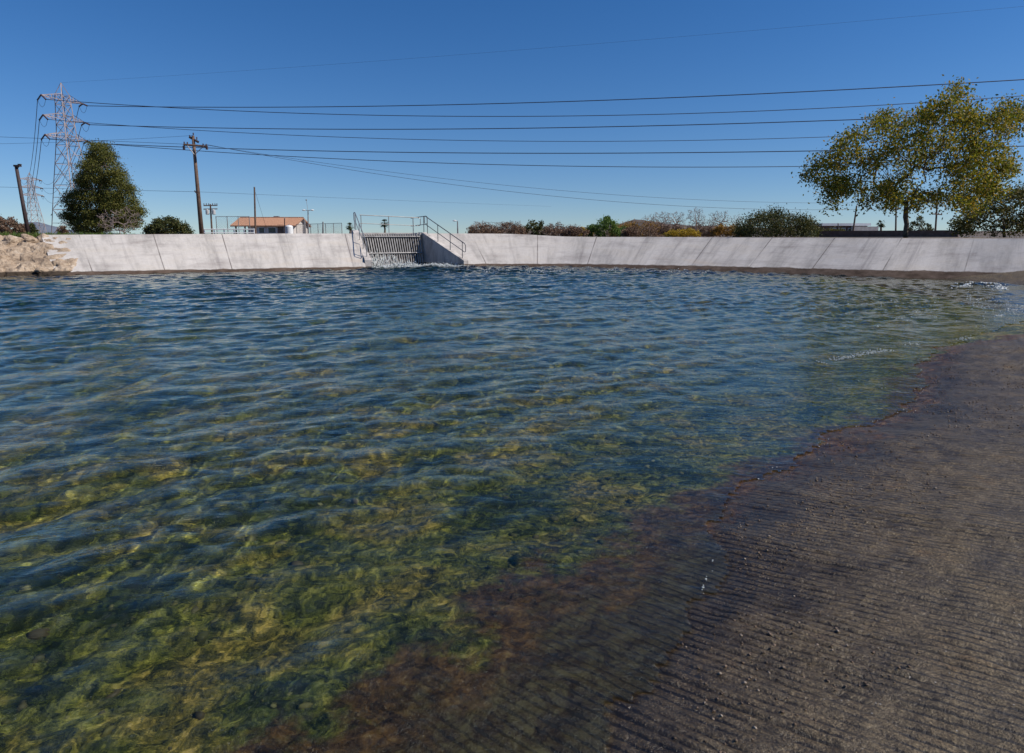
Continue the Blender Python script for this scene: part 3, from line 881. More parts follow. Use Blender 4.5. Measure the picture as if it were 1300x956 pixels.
def boulder_mesh(seed):
    import bmesh
    bm = bmesh.new(); bmesh.ops.create_icosphere(bm, subdivisions=4, radius=1.0)
    rg = random.Random(seed); off = Vector((seed * 3.1, seed * 1.7, 0))
    planes = [(Vector((rg.gauss(0, 1), rg.gauss(0, 1), rg.gauss(0, 1))).normalized(), rg.uniform(.5, .85)) for _ in range(12)]
    for v in bm.verts:
        for n, dd in planes:
            e = v.co.dot(n)
            if e > dd: v.co -= n * (e - dd) * .93
        v.co += v.co.normalized() * (.10 * mnoise.fractal(v.co * 2 + off, 1, 2, 4))
    me = bpy.data.meshes.new('boulder'); bm.to_mesh(me); bm.free()
    me.materials.append(M['rock']); return me
BM = [boulder_mesh(s) for s in range(5)]
bl = [(12, 303, .55, 'large pale boulder at the left frame edge near the top of the rock slope'),
      (3, 327, .5, 'dark undercut boulder half way down the rock slope at the left frame edge'),
      (36, 303, .42, 'flat topped boulder just below the foot of the leaning dark pole'),
      (46, 330, .42, 'grey angular boulder in the middle of the rock slope'),
      (68, 325, .55, 'wedge shaped grey boulder nearest the end of the concrete bank'),
      (28, 341, .5, 'low tan boulder at the water line left of the others'),
      (58, 342, .5, 'broad tan slab boulder at the water line below the wedge boulder'),
      (86, 340, .32, 'small tan boulder at the water line against the concrete bank'),
      (22, 316, .35, 'small tan boulder below the large pale one'),
      (58, 309, .34, 'small brown boulder near the slope top right of the leaning pole'),
      (78, 307, .30, 'small reddish boulder at the top corner of the concrete bank'),
      (10, 339, .34, 'small dark rimmed boulder near the water at the left edge')]
for i, (px, py, sz, lab) in enumerate(bl):
    f = onz(px, float(np.interp(px, PW_PX, PW_PY))); s = (349 - py) / 49
    p = posr(px, py, f.y + 2.9 * s)
    o = bpy.data.objects.new('boulder', BM[i % 5]); COL.objects.link(o)
    o.location = p + Vector((0, .1, -.12)); o.scale = (sz * random.uniform(1, 1.3), sz * .8, sz * random.uniform(.45, .6)); o.rotation_euler = (random.uniform(-.3, .3), random.uniform(-.35, .35), random.uniform(0, 6))
    tag(o, lab, 'boulder', 'boulders on the rocky bank')

# ------------------------------------------------------------------ trees
def leaf_quads(C, size, rg, aspect=.6, down=0.0):
    """C (n,3) centres -> rhombic leaf faces, bent"""
    n = len(C)
    u = rg.normal(0, 1, (n, 3)); u[:, 2] -= down; u /= np.linalg.norm(u, axis=1)[:, None]
    w = rg.normal(0, 1, (n, 3)); w -= (w * u).sum(1)[:, None] * u; w /= np.linalg.norm(w, axis=1)[:, None]
    s = size * rg.uniform(.6, 1.25, (n, 1))
    P = np.stack([C - u * s * .5, C + w * s * aspect * .5, C + u * s * .5, C - w * s * aspect * .5], 1)
    return P.reshape(-1, 3), np.arange(n * 4).reshape(-1, 4)

def grow(rootp, trunk_top, targets, rg, wander=.12, step=.35):
    """connect targets to nearest node of a growing skeleton; returns nodes, parent"""
    nodes = [Vector(rootp)]; par = [-1]
    k = max(2, int((trunk_top - rootp).length / step))
    for i in range(1, k + 1):
        t = i / k
        nodes.append(rootp.lerp(trunk_top, t) + Vector((rg.normal(0, wander * .3), rg.normal(0, wander * .3), 0)) * (t < 1)); par.append(len(nodes) - 2)
    tt = trunk_top
    T = sorted([Vector(t) for t in targets], key=lambda q: (q - tt).length)
    arr = [tuple(n) for n in nodes]
    first = max(1, k - 3 if k > 4 else 1)
    for q in T:
        A = np.array(arr)[first:]
        dist = np.linalg.norm(A - np.array(q), axis=1)
        # prefer nodes lower/closer to the trunk
        dt = np.linalg.norm(A - np.array(tt), axis=1)
        j = int(np.argmin(dist + .28 * dt)) + first
        p0 = nodes[j]; L_ = (q - p0).length
        m = max(1, int(L_ / step)); prev = j
        for i in range(1, m + 1):
            t = i / m
            p = p0.lerp(q, t) + Vector((0, 0, .12 * L_ * math.sin(math.pi * t)))
            if i < m: p += Vector((rg.normal(0, wander), rg.normal(0, wander), rg.normal(0, wander))) * min(1, L_)
            nodes.append(p); par.append(prev); arr.append(tuple(p)); prev = len(nodes) - 1
    return nodes, par

def skeleton_mesh(nodes, par, r_tip, expo, nside=5, rmax=None):
    n = len(nodes); w = np.zeros(n)
    ch = [0] * n
    for i in range(n - 1, 0, -1):
        if ch[i] == 0: w[i] = 1
        w[par[i]] += w[i]; ch[par[i]] += 1
    rad = r_tip * w ** expo
    if rmax: rad = np.minimum(rad, rmax)
    mb = MB()
    # chains
    kids = [[] for _ in range(n)]
    for i in range(1, n): kids[par[i]].append(i)
    stack = [(0, None)]
    while stack:
        i, pre = stack.pop()
        chain = [i] if pre is None else [pre, i]
        while kids[chain[-1]]:
            ks = sorted(kids[chain[-1]], key=lambda q: -rad[q])
            for k in ks[1:]: stack.append((k, chain[-1]))
            chain.append(ks[0])
        rr = [float(rad[c]) for c in chain]
        if pre is not None: rr[0] = rr[1]
        mb.tube([nodes[c] for c in chain], rr, nside, cap=True)
    return mb, rad

def in_poly(x, y, poly):
    c = False; j = len(poly) - 1
    for i in range(len(poly)):
        xi, yi = poly[i]; xj, yj = poly[j]
        if (yi > y) != (yj > y) and x < (xj - xi) * (y - yi) / (yj - yi + 1e-12) + xi: c = not c
        j = i
    return c

def crown_tree(name, px, Y, poly, label, cat, leafm, barkm, n_t, n_leaf, leaf, clump, depth, trunk_top_py, r_tip=.012, expo=.5, group=None, seed=1, z0=PLAT, down=0.0, nside=5, trunk_px=None, rmax=None, wander=.12, step=.35, aspect=.6, flat=.8):
    """crown filled inside its own outline, with real depth, around a grown skeleton"""
    rg = np.random.default_rng(seed); rr = random.Random(seed)
    bs = base(px, Y, z0)
    root = empty(name, bs, label, cat, group)
    tt = pos(trunk_px if trunk_px else px, trunk_top_py, Y)
    xs = [p[0] for p in poly]; ys = [p[1] for p in poly]
    cxx, cyy = sum(xs) / len(xs), sum(ys) / len(ys)
    hw = max(1.0, (max(xs) - min(xs)) / 2)
    T = []
    while len(T) < n_t:
        x = rr.uniform(min(xs), max(xs)); y = rr.uniform(min(ys), max(ys))
        if not in_poly(x, y, poly): continue
        e = math.sqrt(max(0.05, 1 - ((x - cxx) / hw) ** 2))
        T.append(pos(x, y, Y + rr.uniform(-1, 1) * depth * e))
    nodes, par = grow(bs, tt, T, rg, wander, step)
    mb, rad = skeleton_mesh(nodes, par, r_tip, expo, nside, rmax)
    mb.build('trunk', barkm, root, smooth=True)
    if n_leaf:
        NA = np.array([tuple(n) for n in nodes]); tip = rad < np.quantile(rad, .62)
        tip[:6] = False
        A = np.vstack([np.array([tuple(t) for t in T]), NA[tip]]) if tip.any() else np.array([tuple(t) for t in T])
        wts = rg.uniform(.1, 1, len(A)) ** 1.5; wts /= wts.sum()
        pick = rg.choice(len(A), n_leaf, p=wts)
        C = A[pick] + rg.normal(0, clump, (n_leaf, 3)) * np.array([1, 1, flat])
        V, Fc = leaf_quads(C, leaf, rg, aspect, down)
        V -= np.array(tuple(bs))
        link_mesh('crown', np_mesh('crown', V, Fc), leafm, root)
    return root

# plane tree on the right
POLY = [(1198, 118), (1203, 104), (1213, 112), (1227, 100), (1229, 118), (1218, 130), (1240, 137), (1256, 140), (1270, 131), (1288, 135), (1300, 143), (1312, 150), (1300, 168), (1278, 174), (1268, 182), (1284, 200), (1290, 214), (1272, 228), (1276, 240), (1250, 254), (1240, 266), (1215, 265), (1190, 258), (1172, 264), (1140, 262), (1110, 262), (1090, 258), (1062, 268), (1045, 262), (1036, 248), (1030, 230), (1022, 214), (1036, 200), (1050, 186), (1075, 172), (1082, 152), (1096, 162), (1112, 150), (1124, 142), (1136, 150), (1152, 142), (1165, 146), (1180, 136), (1193, 138), (1200, 128)]
crown_tree('plane_tree', 1150, 31.5, POLY, 'large spreading plane tree with olive and amber leaves behind the right bank', 'tree', L['plane'], M['bark'],
           340, 36000, .175, .32, 3.2, 258, r_tip=.012, expo=.50, seed=4, down=.5, trunk_px=1151, rmax=.26, wander=.10, aspect=.55)
# leafy thicket at right edge
crown_tree('leafy_thicket', 1275, 37, [(1212, 297), (1216, 280), (1228, 268), (1240, 262), (1256, 256), (1270, 246), (1282, 238), (1296, 244), (1320, 238), (1350, 246), (1390, 262), (1400, 297)],
           'dense dark olive thicket at the right edge beside the plane tree', 'tree', L['olive'], M['bark'], 170, 17000, .17, .30, 2.6, 288, seed=9, rmax=.1)
# cypress
CY_ = [(118, 182), (126, 180), (134, 182), (140, 193), (146, 203), (152, 214), (160, 228), (168, 240), (176, 256), (180, 270), (181, 280), (170, 290), (150, 294), (110, 296), (96, 291), (86, 280), (79, 268), (82, 256), (92, 240), (99, 226), (104, 214), (108, 204), (114, 192)]
crown_tree('cypress_tree', 128, 62, CY_, 'broad conical dark green cypress tree left of the utility pole', 'tree', L['cypress'], M['bark'], 470, 84000, .20, .38, 3.4, 210, seed=12, rmax=.3, step=.7, aspect=.45, flat=.6, r_tip=.02)

def bush(px0, px1, pytop, Y, label, mat, n, leaf, seed, group=None, name='bush', bark=None, top_bumps=5, clump=None, nt=60, cat='bush', bot=299):
    rr = random.Random(seed); pts = [(px0, bot)]
    w = px1 - px0; hgt = bot - pytop
    for i in range(top_bumps * 2 + 1):
        t = i / (top_bumps * 2)
        e = math.sin(math.pi * (t * .86 + .07)) ** .5
        pts.append((px0 + w * t, bot - hgt * e * (1.0 if i % 2 else .82) * rr.uniform(.86, 1.0)))
    pts.append((px1, bot))
    m = mpp(Y)
    return crown_tree(name, (px0 + px1) / 2, Y, pts, label, cat, mat, bark or M['bark'], nt, n, leaf, clump or max(.12, w * m * .05), w * m * .35,
                      bot - hgt * .35, seed=seed, group=group, rmax=.10, step=.5, r_tip=.012)

bush(186, 240, 276, 58, 'round dark green bush between the cypress and the utility pole', L['bush'], 9000, .20, 21, nt=90)
bush(-14, 30, 273, 52, 'brown and olive brush at the left frame edge above the rocks', L['rust'], 7000, .18, 22, nt=90)
bush(33, 47, 281, 75, 'small dark evergreen bush right of the leaning pole', L['bush'], 1500, .22, 23, name='small_bush')
bush(72, 86, 285, 80, 'low brown bush under the left skirt of the cypress', L['rust'], 1500, .22, 24, name='small_bush')
bush(936, 1034, 265, 52, 'wide dark green bush with spiky top left of the plane tree', L['bush'], 15000, .17, 25, nt=170, top_bumps=8)
bush(748, 794, 277, 78, 'rounded bright green tree above the middle of the right bank', L['green'], 5200, .26, 26, name='green_tree', cat='tree')
bush(664, 692, 277, 80, 'spiky dark green shrub among the bare brown trees', L['bush'], 1300, .35, 27, name='spiky_shrub', top_bumps=3)
bush(776, 846, 281, 88, 'amber leaved tree right of the bright green tree', L['amber'], 6500, .26, 28, name='amber_tree', cat='tree')
bush(728, 752, 288, 84, 'low golden bush left of the bright green tree', L['yellow'], 1500, .26, 29)
bush(846, 888, 292, 60, 'low bright yellow flowering bush below the tall bare trees', L['yellow'], 3000, .18, 30)
bush(904, 942, 284, 74, 'dull amber bush left of the wide dark green bush', L['amber'], 3000, .24, 31)
bush(1152, 1182, 270, 56, 'small dark pointed evergreen right of the plane tree trunk', L['bush'], 2200, .19, 32, name='small_evergreen', top_bumps=1, cat='tree')
bush(1036, 1078, 290, 70, 'low dark bush left of the white roofed building', L['olive'], 2500, .2, 33)
# low rusty brush behind the right bank: individual shrubs
bl = [(594, 634, 284), (628, 668, 282), (688, 730, 283), (714, 746, 287), (838, 872, 283), (870, 908, 283), (792, 836, 287)]
wd = ['farthest left, nearest the outlet', 'under the leftmost bare tree', 'between the spiky shrub and the golden bush', 'just left of the golden bush', 'left of the tall bare trees', 'under the tall bare trees', 'in front of the amber tree']
for i, ((a, b, c), t) in enumerate(zip(bl, wd)):
    bush(a, b, c, 72 + 3 * (i % 3), 'low rusty brown shrub, ' + t, L['rust'], 2600, .22, 40 + i, group='rusty shrubs behind the right bank', name='brown_shrub')

def bare_tree(px, w, pytop, Y, label, seed, mat=None, nt=260, group='bare trees behind the right bank', cat='tree', name='bare_tree', twig=.022, bot=298, cpy=None, trunk=None, n_leaf=0):
    h = bot - pytop; cy = cpy if cpy else pytop + h * .42
    poly = []
    for k in range(24):
        a = 2 * math.pi * k / 24; rr = 1 + .16 * math.sin(k * 2.3 + seed) + .07 * math.sin(k * 5.1)
        poly.append((px + w / 2 * math.cos(a) * rr, cy + (cy - pytop) * 1.0 * math.sin(a) * rr))
    return crown_tree(name, px, Y, poly, label, cat, L['rust'], mat or M['twig'], nt, n_leaf, .16, .2, w * mpp(Y) * .4, trunk or (cy + h * .15),
                      r_tip=twig, expo=.38, seed=seed, group=group, nside=3, rmax=.16, step=.55, wander=.10)
bt = [(612, 30, 280, 78, 'bare brown tree nearest the outlet railing'), (638, 34, 281, 82, 'wide bare brown tree left of the spiky shrub'),
      (654, 22, 280, 76, 'slim bare brown tree touching the spiky shrub'), (704, 30, 286, 90, 'small bare tree right of the spiky shrub'),
      (727, 22, 284, 95, 'small faint bare tree left of the bright green tree'), (824, 20, 272, 84, 'bare tree just right of the amber tree'),
      (840, 28, 268, 78, 'tall bare brown tree left of the rounded fan shaped one'), (858, 30, 268, 80, 'dense bare brown tree beside the rounded fan shaped one'),
      (884, 26, 263, 76, 'tallest bare tree with a rounded fan shaped crown'), (914, 32, 267, 76, 'rounded bare tree left of the wide dark green bush'),
      (900, 20, 278, 88, 'low bare tree between the two rounded bare trees'), (936, 16, 272, 90, 'thin bare tree peeping out beside the wide dark green bush'), (1004, 14, 270, 84, 'thin bare tree behind the wide dark green bush')]
for i, (px, w, pt, Y, lab) in enumerate(bt):
    bare_tree(px, w, pt, Y, lab, 60 + i, nt=480 if w > 24 else 280, twig=.016)
bare_tree(152, 62, 264, 50, 'pale grey leafless shrub in front of the cypress', 90, M['greytwig'], 330, None, 'shrub', 'bare_shrub', .012, 297, 280, 292)

# palms
def palm(px, pytop, Y, label, cr):
    b = base(px, Y); m = mpp(Y); topz = pos(px, pytop, Y).z - cr * .4
    root = empty('palm_tree', b, label, 'palm tree', 'fan palms')
    MB().tube([b, Vector((b.x + .1, b.y, (b.z + topz) / 2)), Vector((b.x, b.y, topz))], [.28, .2, .18], 8).build('trunk', M['trunk_palm'], root)
    rg = np.random.default_rng(int(px)); V = []; Fc = []
    for i in range(46):
        a = rg.uniform(0, 6.28); e = rg.uniform(-.9, 1.3); L_ = cr * rg.uniform(.75, 1.05)
        d = Vector((math.cos(a) * math.cos(e), math.sin(a) * math.cos(e), math.sin(e)))
        s = Vector((-math.sin(a), math.cos(a), 0)); c = Vector((b.x, b.y, topz))
        for q in range(9):            # fan leaf blades
            f = (q - 4) / 4
            tip = c + d * L_ + s * f * L_ * .45 - Vector((0, 0, abs(f) * L_ * .18)) - Vector((0, 0, L_ * .12))
            mid = c + d * L_ * .5; k = len(V)
            V += [mid, mid.lerp(tip, .5) + s * .05, tip, mid.lerp(tip, .5) - s * .05]; Fc.append((k, k + 1, k + 2, k + 3))
        k = len(V); V += [c - s * .02, c + s * .02, mid + s * .02, mid - s * .02]; Fc.append((k, k + 1, k + 2, k + 3))
    mb = MB(); mb.poly(V, Fc); mb.build('crown', L['palm'], root)
palm(444.5, 284.5, 100, 'small fan palm left of the outlet railing', .9)
palm(488.5, 280, 120, 'fan palm seen through the level railing', 1.25)
palm(1117, 281, 105, 'pale trunked fan palm beside the white roofed building', 1.0)

# grass on the bank top
def grass():
    rg = np.random.default_rng(77); V = []; n = 16000
    px = rg.uniform(-200, 262, n)
    C = np.zeros((n, 3))
    for i in range(n):
        f = onz(px[i], float(np.interp(px[i], PW_PX, PW_PY)))
        t = f.y + 3.3 + abs(rg.normal(0, .9))
        b_ = baser(px[i], t, PLAT)
        C[i] = (b_.x, b_.y, b_.z)
    hgt = rg.uniform(.16, .42, n) * np.clip((262 - px) / 120, .45, 1) * (.65 + .35 * np.sin(px * .9) * np.sin(px * .23))
    a = rg.uniform(0, 6.28, n); w = .02
    ux = np.cos(a) * w; uy = np.sin(a) * w
    lean = rg.normal(0, .10, (n, 2))
    P = np.stack([C + np.stack([-ux, -uy, 0 * ux], 1), C + np.stack([ux, uy, 0 * ux], 1), C + np.stack([lean[:, 0] + ux * .2, lean[:, 1], hgt], 1)], 1)
    me = np_mesh('grass', P.reshape(-1, 3), np.arange(3 * n).reshape(-1, 3))
    o = link_mesh('grass', me, L['grass']); tag(o, 'strip of green grass along the top of the left bank', 'grass', kind='stuff')
grass()

# ------------------------------------------------------------------ lattice towers
TWR = {}
def lattice_tower(px, Y, pytop, label, ang, thick=.10, group='lattice power towers'):
    b = base(px, Y); top = pos(px, pytop, Y); Hh = top.z - b.z
    root = empty('lattice_tower', b, label, 'power tower', group)
    ca, sa = math.cos(ang), math.sin(ang)
    X = Vector((ca, sa, 0)); Z = Vector((0, 0, 1)); Yv = Vector((-sa, ca, 0))
    prof = [(0, .105), (.18, .088), (.34, .073), (.48, .058), (.60, .046), (.66, .040), (.73, .036), (.79, .034), (.86, .031), (.92, .029)]
    def P(h, sx, sy, w=None):
        w = (np.interp(h, [q[0] for q in prof], [q[1] for q in prof]) if w is None else w) * Hh
        return b + X * sx * w + Yv * sy * w + Z * h * Hh
    cn = [(-1, -1), (1, -1), (1, 1), (-1, 1)]
    for sx, sy in cn:
        MB().tube([P(h, sx, sy) for h, _ in prof], thick, 4).build('leg', M['tower_steel'], root)
    mb = MB()
    for i in range(len(prof) - 1):
        h0, h1 = prof[i][0], prof[i + 1][0]
        for k in range(4):
            a, c = cn[k], cn[(k + 1) % 4]
            mb.tube([P(h0, *a), P(h1, *c)], thick * .55, 3); mb.tube([P(h0, *c), P(h1, *a)], thick * .55, 3)
            mb.tube([P(h1, *a), P(h1, *c)], thick * .55, 3)
            if h1 - h0 > .1:
                hm = (h0 + h1) / 2; q = (P(h0, *a) + P(h1, *c) + P(h0, *c) + P(h1, *a)) / 4
                mb.tube([P(hm, *a), q], thick * .4, 3); mb.tube([P(hm, *c), q], thick * .4, 3)
    mb.build('bracing', M['tower_steel'], root)
    mb = MB(); apex = b + Z * Hh
    for c in cn: mb.tube([P(.92, *c), apex], thick * .7, 3)
    mb.build('peak', M['tower_steel'], root)
    tips = []
    for lv, (h, w) in enumerate(((.895, .145), (.772, .148), (.65, .15))):
        for s in (-1, 1):
            tip = b + X * s * w * Hh + Z * (h - .0) * Hh
            mb = MB()
            for sy in (-1, 1):
                mb.tube([P(h + .03, s, sy), tip], thick * .7, 3); mb.tube([P(h - .012, s, sy), tip], thick * .7, 3)
                for q in (.25, .5, .75):
                    u = P(h + .03, s, sy).lerp(tip, q); l = P(h - .012, s, sy).lerp(tip, q); mb.tube([u, l], thick * .45, 3)
                    l2 = P(h - .012, s, sy).lerp(tip, max(0, q - .25)); mb.tube([u, l2], thick * .4, 3)
            for q in (.33, .66):
                mb.tube([P(h - .012, s, -1).lerp(tip, q), P(h - .012, s, 1).lerp(tip, q)], thick * .4, 3)
            mb.build('cross_arm', M['tower_steel'], root)
            for ds in (-1, 1):
                # strain insulator strings and jumper
                e = tip + Yv * ds * Hh * .035 - Z * Hh * .03 * (1.0 if s < 0 else .5)
                pts = [tip.lerp(e, q / 10) for q in range(11)]
                MB().tube(pts, [thick * (.9 if q % 2 else 2.0) for q in range(11)], 6).build('insulator', M['porcelain'], root)
            a = tip + Yv * Hh * .035 - Z * Hh * .03 * (1.0 if s < 0 else .5); c = tip - Yv * Hh * .035 - Z * Hh * .03 * (1.0 if s < 0 else .5)
            MB().tube([a, a.lerp(c, .25) - Z * Hh * .035, a.lerp(c, .5) - Z * Hh * .045, a.lerp(c, .75) - Z * Hh * .035, c], thick * .4, 4).build('jumper', M['wire'], root)
            tips.append((tip, a, c))
    for sx, sy in cn:
        MB().box(P(0, sx, sy) + Vector((0, 0, .1)), (.9, .9, .5)).build('footing', M['conc'], root)
    TWR[label[:8]] = (apex, tips)
    return apex, tips
ap1, tips1 = lattice_tower(99, 137, 105, 'tall lattice power tower with six cross arms standing left of the cypress', R(74), .115)
ap2, tips2 = lattice_tower(47, 330, 219, 'small distant lattice power tower right of the leaning pole', R(60), .17)

# ------------------------------------------------------------------ wires
def parab(S, E, sag, u): return S.lerp(E, u) - Vector((0, 0, 4 * sag * u * (1 - u)))
def project(p):
    c = p.y * ct - (p.z - H) * st; v = p.y * st + (p.z - H) * ct
    return CX + F * p.x / c, CY - F * v / c
def wire(S, E, mid, r, label, u1=1.0, group='wires strung across the sky', name='power_line'):
    lo, hi = -10, 60
    for _ in range(40):
        sag = (lo + hi) / 2
        u = .5
        for _ in range(12):
            q = project(parab(S, E, sag, u)); q2 = project(parab(S, E, sag, u + .01))
            u += (mid[0] - q[0]) / ((q2[0] - q[0]) / .01 + 1e-9); u = min(max(u, .02), .98)
        if project(parab(S, E, sag, u))[1] < mid[1]: lo = sag
        else: hi = sag
    n = 60
    mb = MB(); mb.tube([parab(S, E, sag, u1 * i / n) for i in range(n + 1)], r, 4)
    o = mb.build(name, M['wire'], None, loc=S)
    tag(o, label, 'power line', group); return o
T1 = tips1
def e3(px, py, Y): return pos(px, py, Y)
wire(T1[1][2], e3(1300, 101, 98), (650, 131), .085, 'highest thick conductor, from the tall tower to the tip of the plane tree', 1.25)
wire(T1[0][2], e3(1300, 121.5, 116), (560, 147.5), .075, 'second conductor from the top, paler and just under the highest thick one', 1.25)
wire(T1[3][2], e3(1300, 143, 98), (650, 163), .085, 'thick conductor third from the top, from the tall tower middle arm', 1.25)
wire(T1[2][2], e3(1300, 162, 116), (640, 179), .06, 'thin conductor fourth from the top, below the third thick one', 1.25)
wire(T1[5][2], e3(1300, 185.5, 98), (650, 194.5), .085, 'thick conductor fifth from the top, from the tall tower lowest arm', 1.25)
wire(T1[4][2], e3(1300, 204, 116), (650, 209.5), .07, 'lowest long conductor passing behind the lower plane tree crown', 1.25)
wire(ap1, e3(1300, 8, 96), (640, 65), .014, 'faint earth wire climbing from the tower peak to the upper right corner', 1.15)
lv = ['top', 'top', 'middle', 'middle', 'lowest', 'lowest']; sd = ['left', 'right'] * 3
for i in range(6):
    a, bq = tips1[i][1], tips2[i][2]
    n = 30; S, E = a, bq
    mb = MB(); mb.tube([parab(S, E, 9.0, k / n) for k in range(n + 1)], .07, 4)
    tag(mb.build('power_line', M['wire'], None, loc=S), f'drooping conductor from the {sd[i]} end of the {lv[i]} tall tower arm to the small tower', 'power line', 'drooping conductors between the two towers')

# ------------------------------------------------------------------ poles
def ins(mb, p, s=1.0): mb.lathe(p, [(0, .03 * s), (.08 * s, .07 * s), (.12 * s, .04 * s), (.18 * s, .08 * s), (.24 * s, .05 * s), (.28 * s, .01)], 8)
# main utility pole
Yp = 44.0
pb = base(256.5, Yp); pt = pos(245, 172.5, Yp)
root = empty('utility_pole', pb, 'tall brown wooden utility pole with one cross arm right of the cypress', 'utility pole')
MB().tube([pb - Vector((0, 0, .3)), pb.lerp(pt, .5), pt], [.19, .15, .11], 12).build('shaft', M['wood'], root, smooth=True)
cl, crr = pos(233, 183.5, Yp - .2), pos(263, 186, Yp - .2)
mb = MB(); mb.tube([cl, crr], .085, 4); mb.build('cross_arm', M['wood'], root)
mb = MB(); mb.tube([pos(240.5, 174, Yp), pos(252, 180.5, Yp)], .10, 6); mb.build('top_bracket', M['darkpole'], root)
for px, py in ((234, 181.8), (238, 182.2), (258, 184.2), (262, 184.7), (241, 173.5), (245.5, 170.5), (250, 176)):
    mb = MB(); ins(mb, pos(px, py + 1.4, Yp - .2), .8); mb.build('insulator', M['porcelain'], root)
mb = MB(); mb.tube([pos(238, 185, Yp - .3), pos(246.5, 196, Yp - .18)], .03, 4); mb.tube([pos(258, 186, Yp - .3), pos(247.5, 196, Yp - .18)], .03, 4); mb.build('arm_brace', M['steel'], root)
for px, s in ((233.5, -1), (262.5, 1)):
    mb = MB(); mb.box(pos(px, 187.5, Yp - .2), (.14, .14, .3)); mb.build('cutout', M['porcelain'], root)
mb = MB(); mb.tube([pos(251, 246.5, Yp - .1), pos(248, 243.5, Yp - .3), pos(247, 242, Yp - .3)], .05, 6); mb.build('step_bracket', M['darkpole'], root)
for px, lab in ((247.5, 0),):
    pass
# service wires from the utility pole
S = pos(262, 183.5, Yp - .2)
wire(S, e3(1330, 250, 60), (620, 240), .014, 'thin slack service wire sagging away to the right from the utility pole arm', 1.0, name='service_wire')
wire(pos(258, 183.5, Yp - .2), e3(1330, 246, 61), (620, 233), .012, 'thin upper service wire sagging away to the right from the utility pole arm', 1.0, name='service_wire')
wire(pos(-300, 165, 52), pos(233.5, 183, Yp - .2), (60, 176), .014, 'thin wire from the left frame edge to the utility pole cross arm', 1.0, name='service_wire')
wire(pos(-300, 178, 52), pos(245, 172, Yp - .2), (60, 181), .010, 'thin wire just under the other one at the left frame edge', 1.0, name='service_wire')
wire(pos(-300, 228, 52), pos(251, 243.5, Yp - .2), (100, 240), .012, 'low thin wire from the left reaching the middle of the utility pole', 1.0, name='service_wire')
wire(pos(251, 243.5, Yp - .2), pos(700, 262, 120), (400, 250), .010, 'very faint low wire leaving the middle of the utility pole to the right', 1.0, name='service_wire')

# leaning dark lamp pole at the left
Yq = 31.5
qb = base(37, Yq, 1.75); qt = pos(20.5, 211, Yq)
root = empty('lamp_pole', qb, 'dark leaning pole with a small lamp head at the left edge above the rocks', 'lamp pole')
MB().tube([qb - Vector((0, 0, .2)), qt], [.12, .09], 10).build('shaft', M['darkpole'], root, smooth=True)
mb = MB(); c = qt + Vector((.08, 0, .02)); mb.box(c, (.34, .22, .10)); mb.box(c + Vector((.14, 0, .08)), (.16, .12, .06)); mb.build('lamp_head', M['darkpole'], root)
MB().tube([c + Vector((0, 0, -.05)), c + Vector((0, 0, -.11))], [.09, .06], 10).build('lens', M['glass'], root)

# small pole with transformers
Yt = 92
tb = base(269.5, Yt); tp = pos(267, 259, Yt)
root = empty('transformer_pole', tb, 'short pole with two cross arms and twin transformers right of the utility pole', 'utility pole')
MB().tube([tb, tp], [.17, .13], 8).build('shaft', M['wood'], root)
for py in (261, 265.5):
    mb = MB(); mb.tube([pos(258.5, py, Yt - .2), pos(276, py - .3, Yt - .2)], .09, 4); mb.build('cross_arm', M['wood'], root)
for px in (263.6, 271.6):
    mb = MB(); mb.lathe(pos(px, 272.5, Yt - .4), [(0, .22), (.05, .3), (.75, .3), (.8, .22), (.95, .06)], 12); mb.build('transformer', M['transformer'], root, smooth=False)
for px in (259, 262, 265, 270, 273, 275.5):
    mb = MB(); ins(mb, pos(px, 260.3, Yt - .2), 1.1); mb.build('insulator', M['porcelain'], root)

# plain slender pole
def plain_pole(px0, px1, pytop, Y, r, label, mat, name='wooden_pole', arm=None, lead=0):
    b = base(px0, Y); t = pos(px1, pytop, Y)
    root = empty(name, b, label, 'pole')
    MB().tube([b, t], [r, r * .75], 8).build('shaft', mat, root)
    mb = MB(); mb.lathe(t, [(0, r * .78), (.05, r * .9), (.12, r * .5)], 8); mb.build('cap', M['steel'], root)
    if arm:
        for (a0, y0, a1, y1) in arm:
            mb = MB(); mb.tube([pos(a0, y0, Y - .2), pos(a1, y1, Y - .2)], r * .6, 4); mb.build('cross_arm', mat, root)
            for k in (.05, .35, .65, .95):
                mb = MB(); ins(mb, pos(a0 + (a1 - a0) * k, y0 + (y1 - y0) * k, Y - .2), 1.0); mb.build('insulator', M['porcelain'], root)
    return root
plain_pole(324.5, 323, 238.5, 60, .12, 'slender brown pole without arms standing by the tiled roof building', M['wood'])
MB().tube([pos(323.2, 241, 60), pos(338, 289, 64)], .014, 3).build('guy_wire', M['wire'], [o for o in COL.objects if o.name.startswith('wooden_pole')][0])
plain_pole(1082, 1087.5, 262, 62, .11, 'thin dark leaning pole under the left side of the plane tree crown', M['wood'])
plain_pole(1137, 1138, 246, 66, .11, 'thin dark upright pole just left of the plane tree trunk', M['wood'])
plain_pole(1187, 1191, 240, 74, .13, 'pole with a short cross arm right of the plane tree trunk', M['wood'], arm=[(1183, 271.5, 1196, 272.5)])
plain_pole(1064, 1064, 284, 80, .09, 'short thin post left of the white roofed building', M['darkpole'])

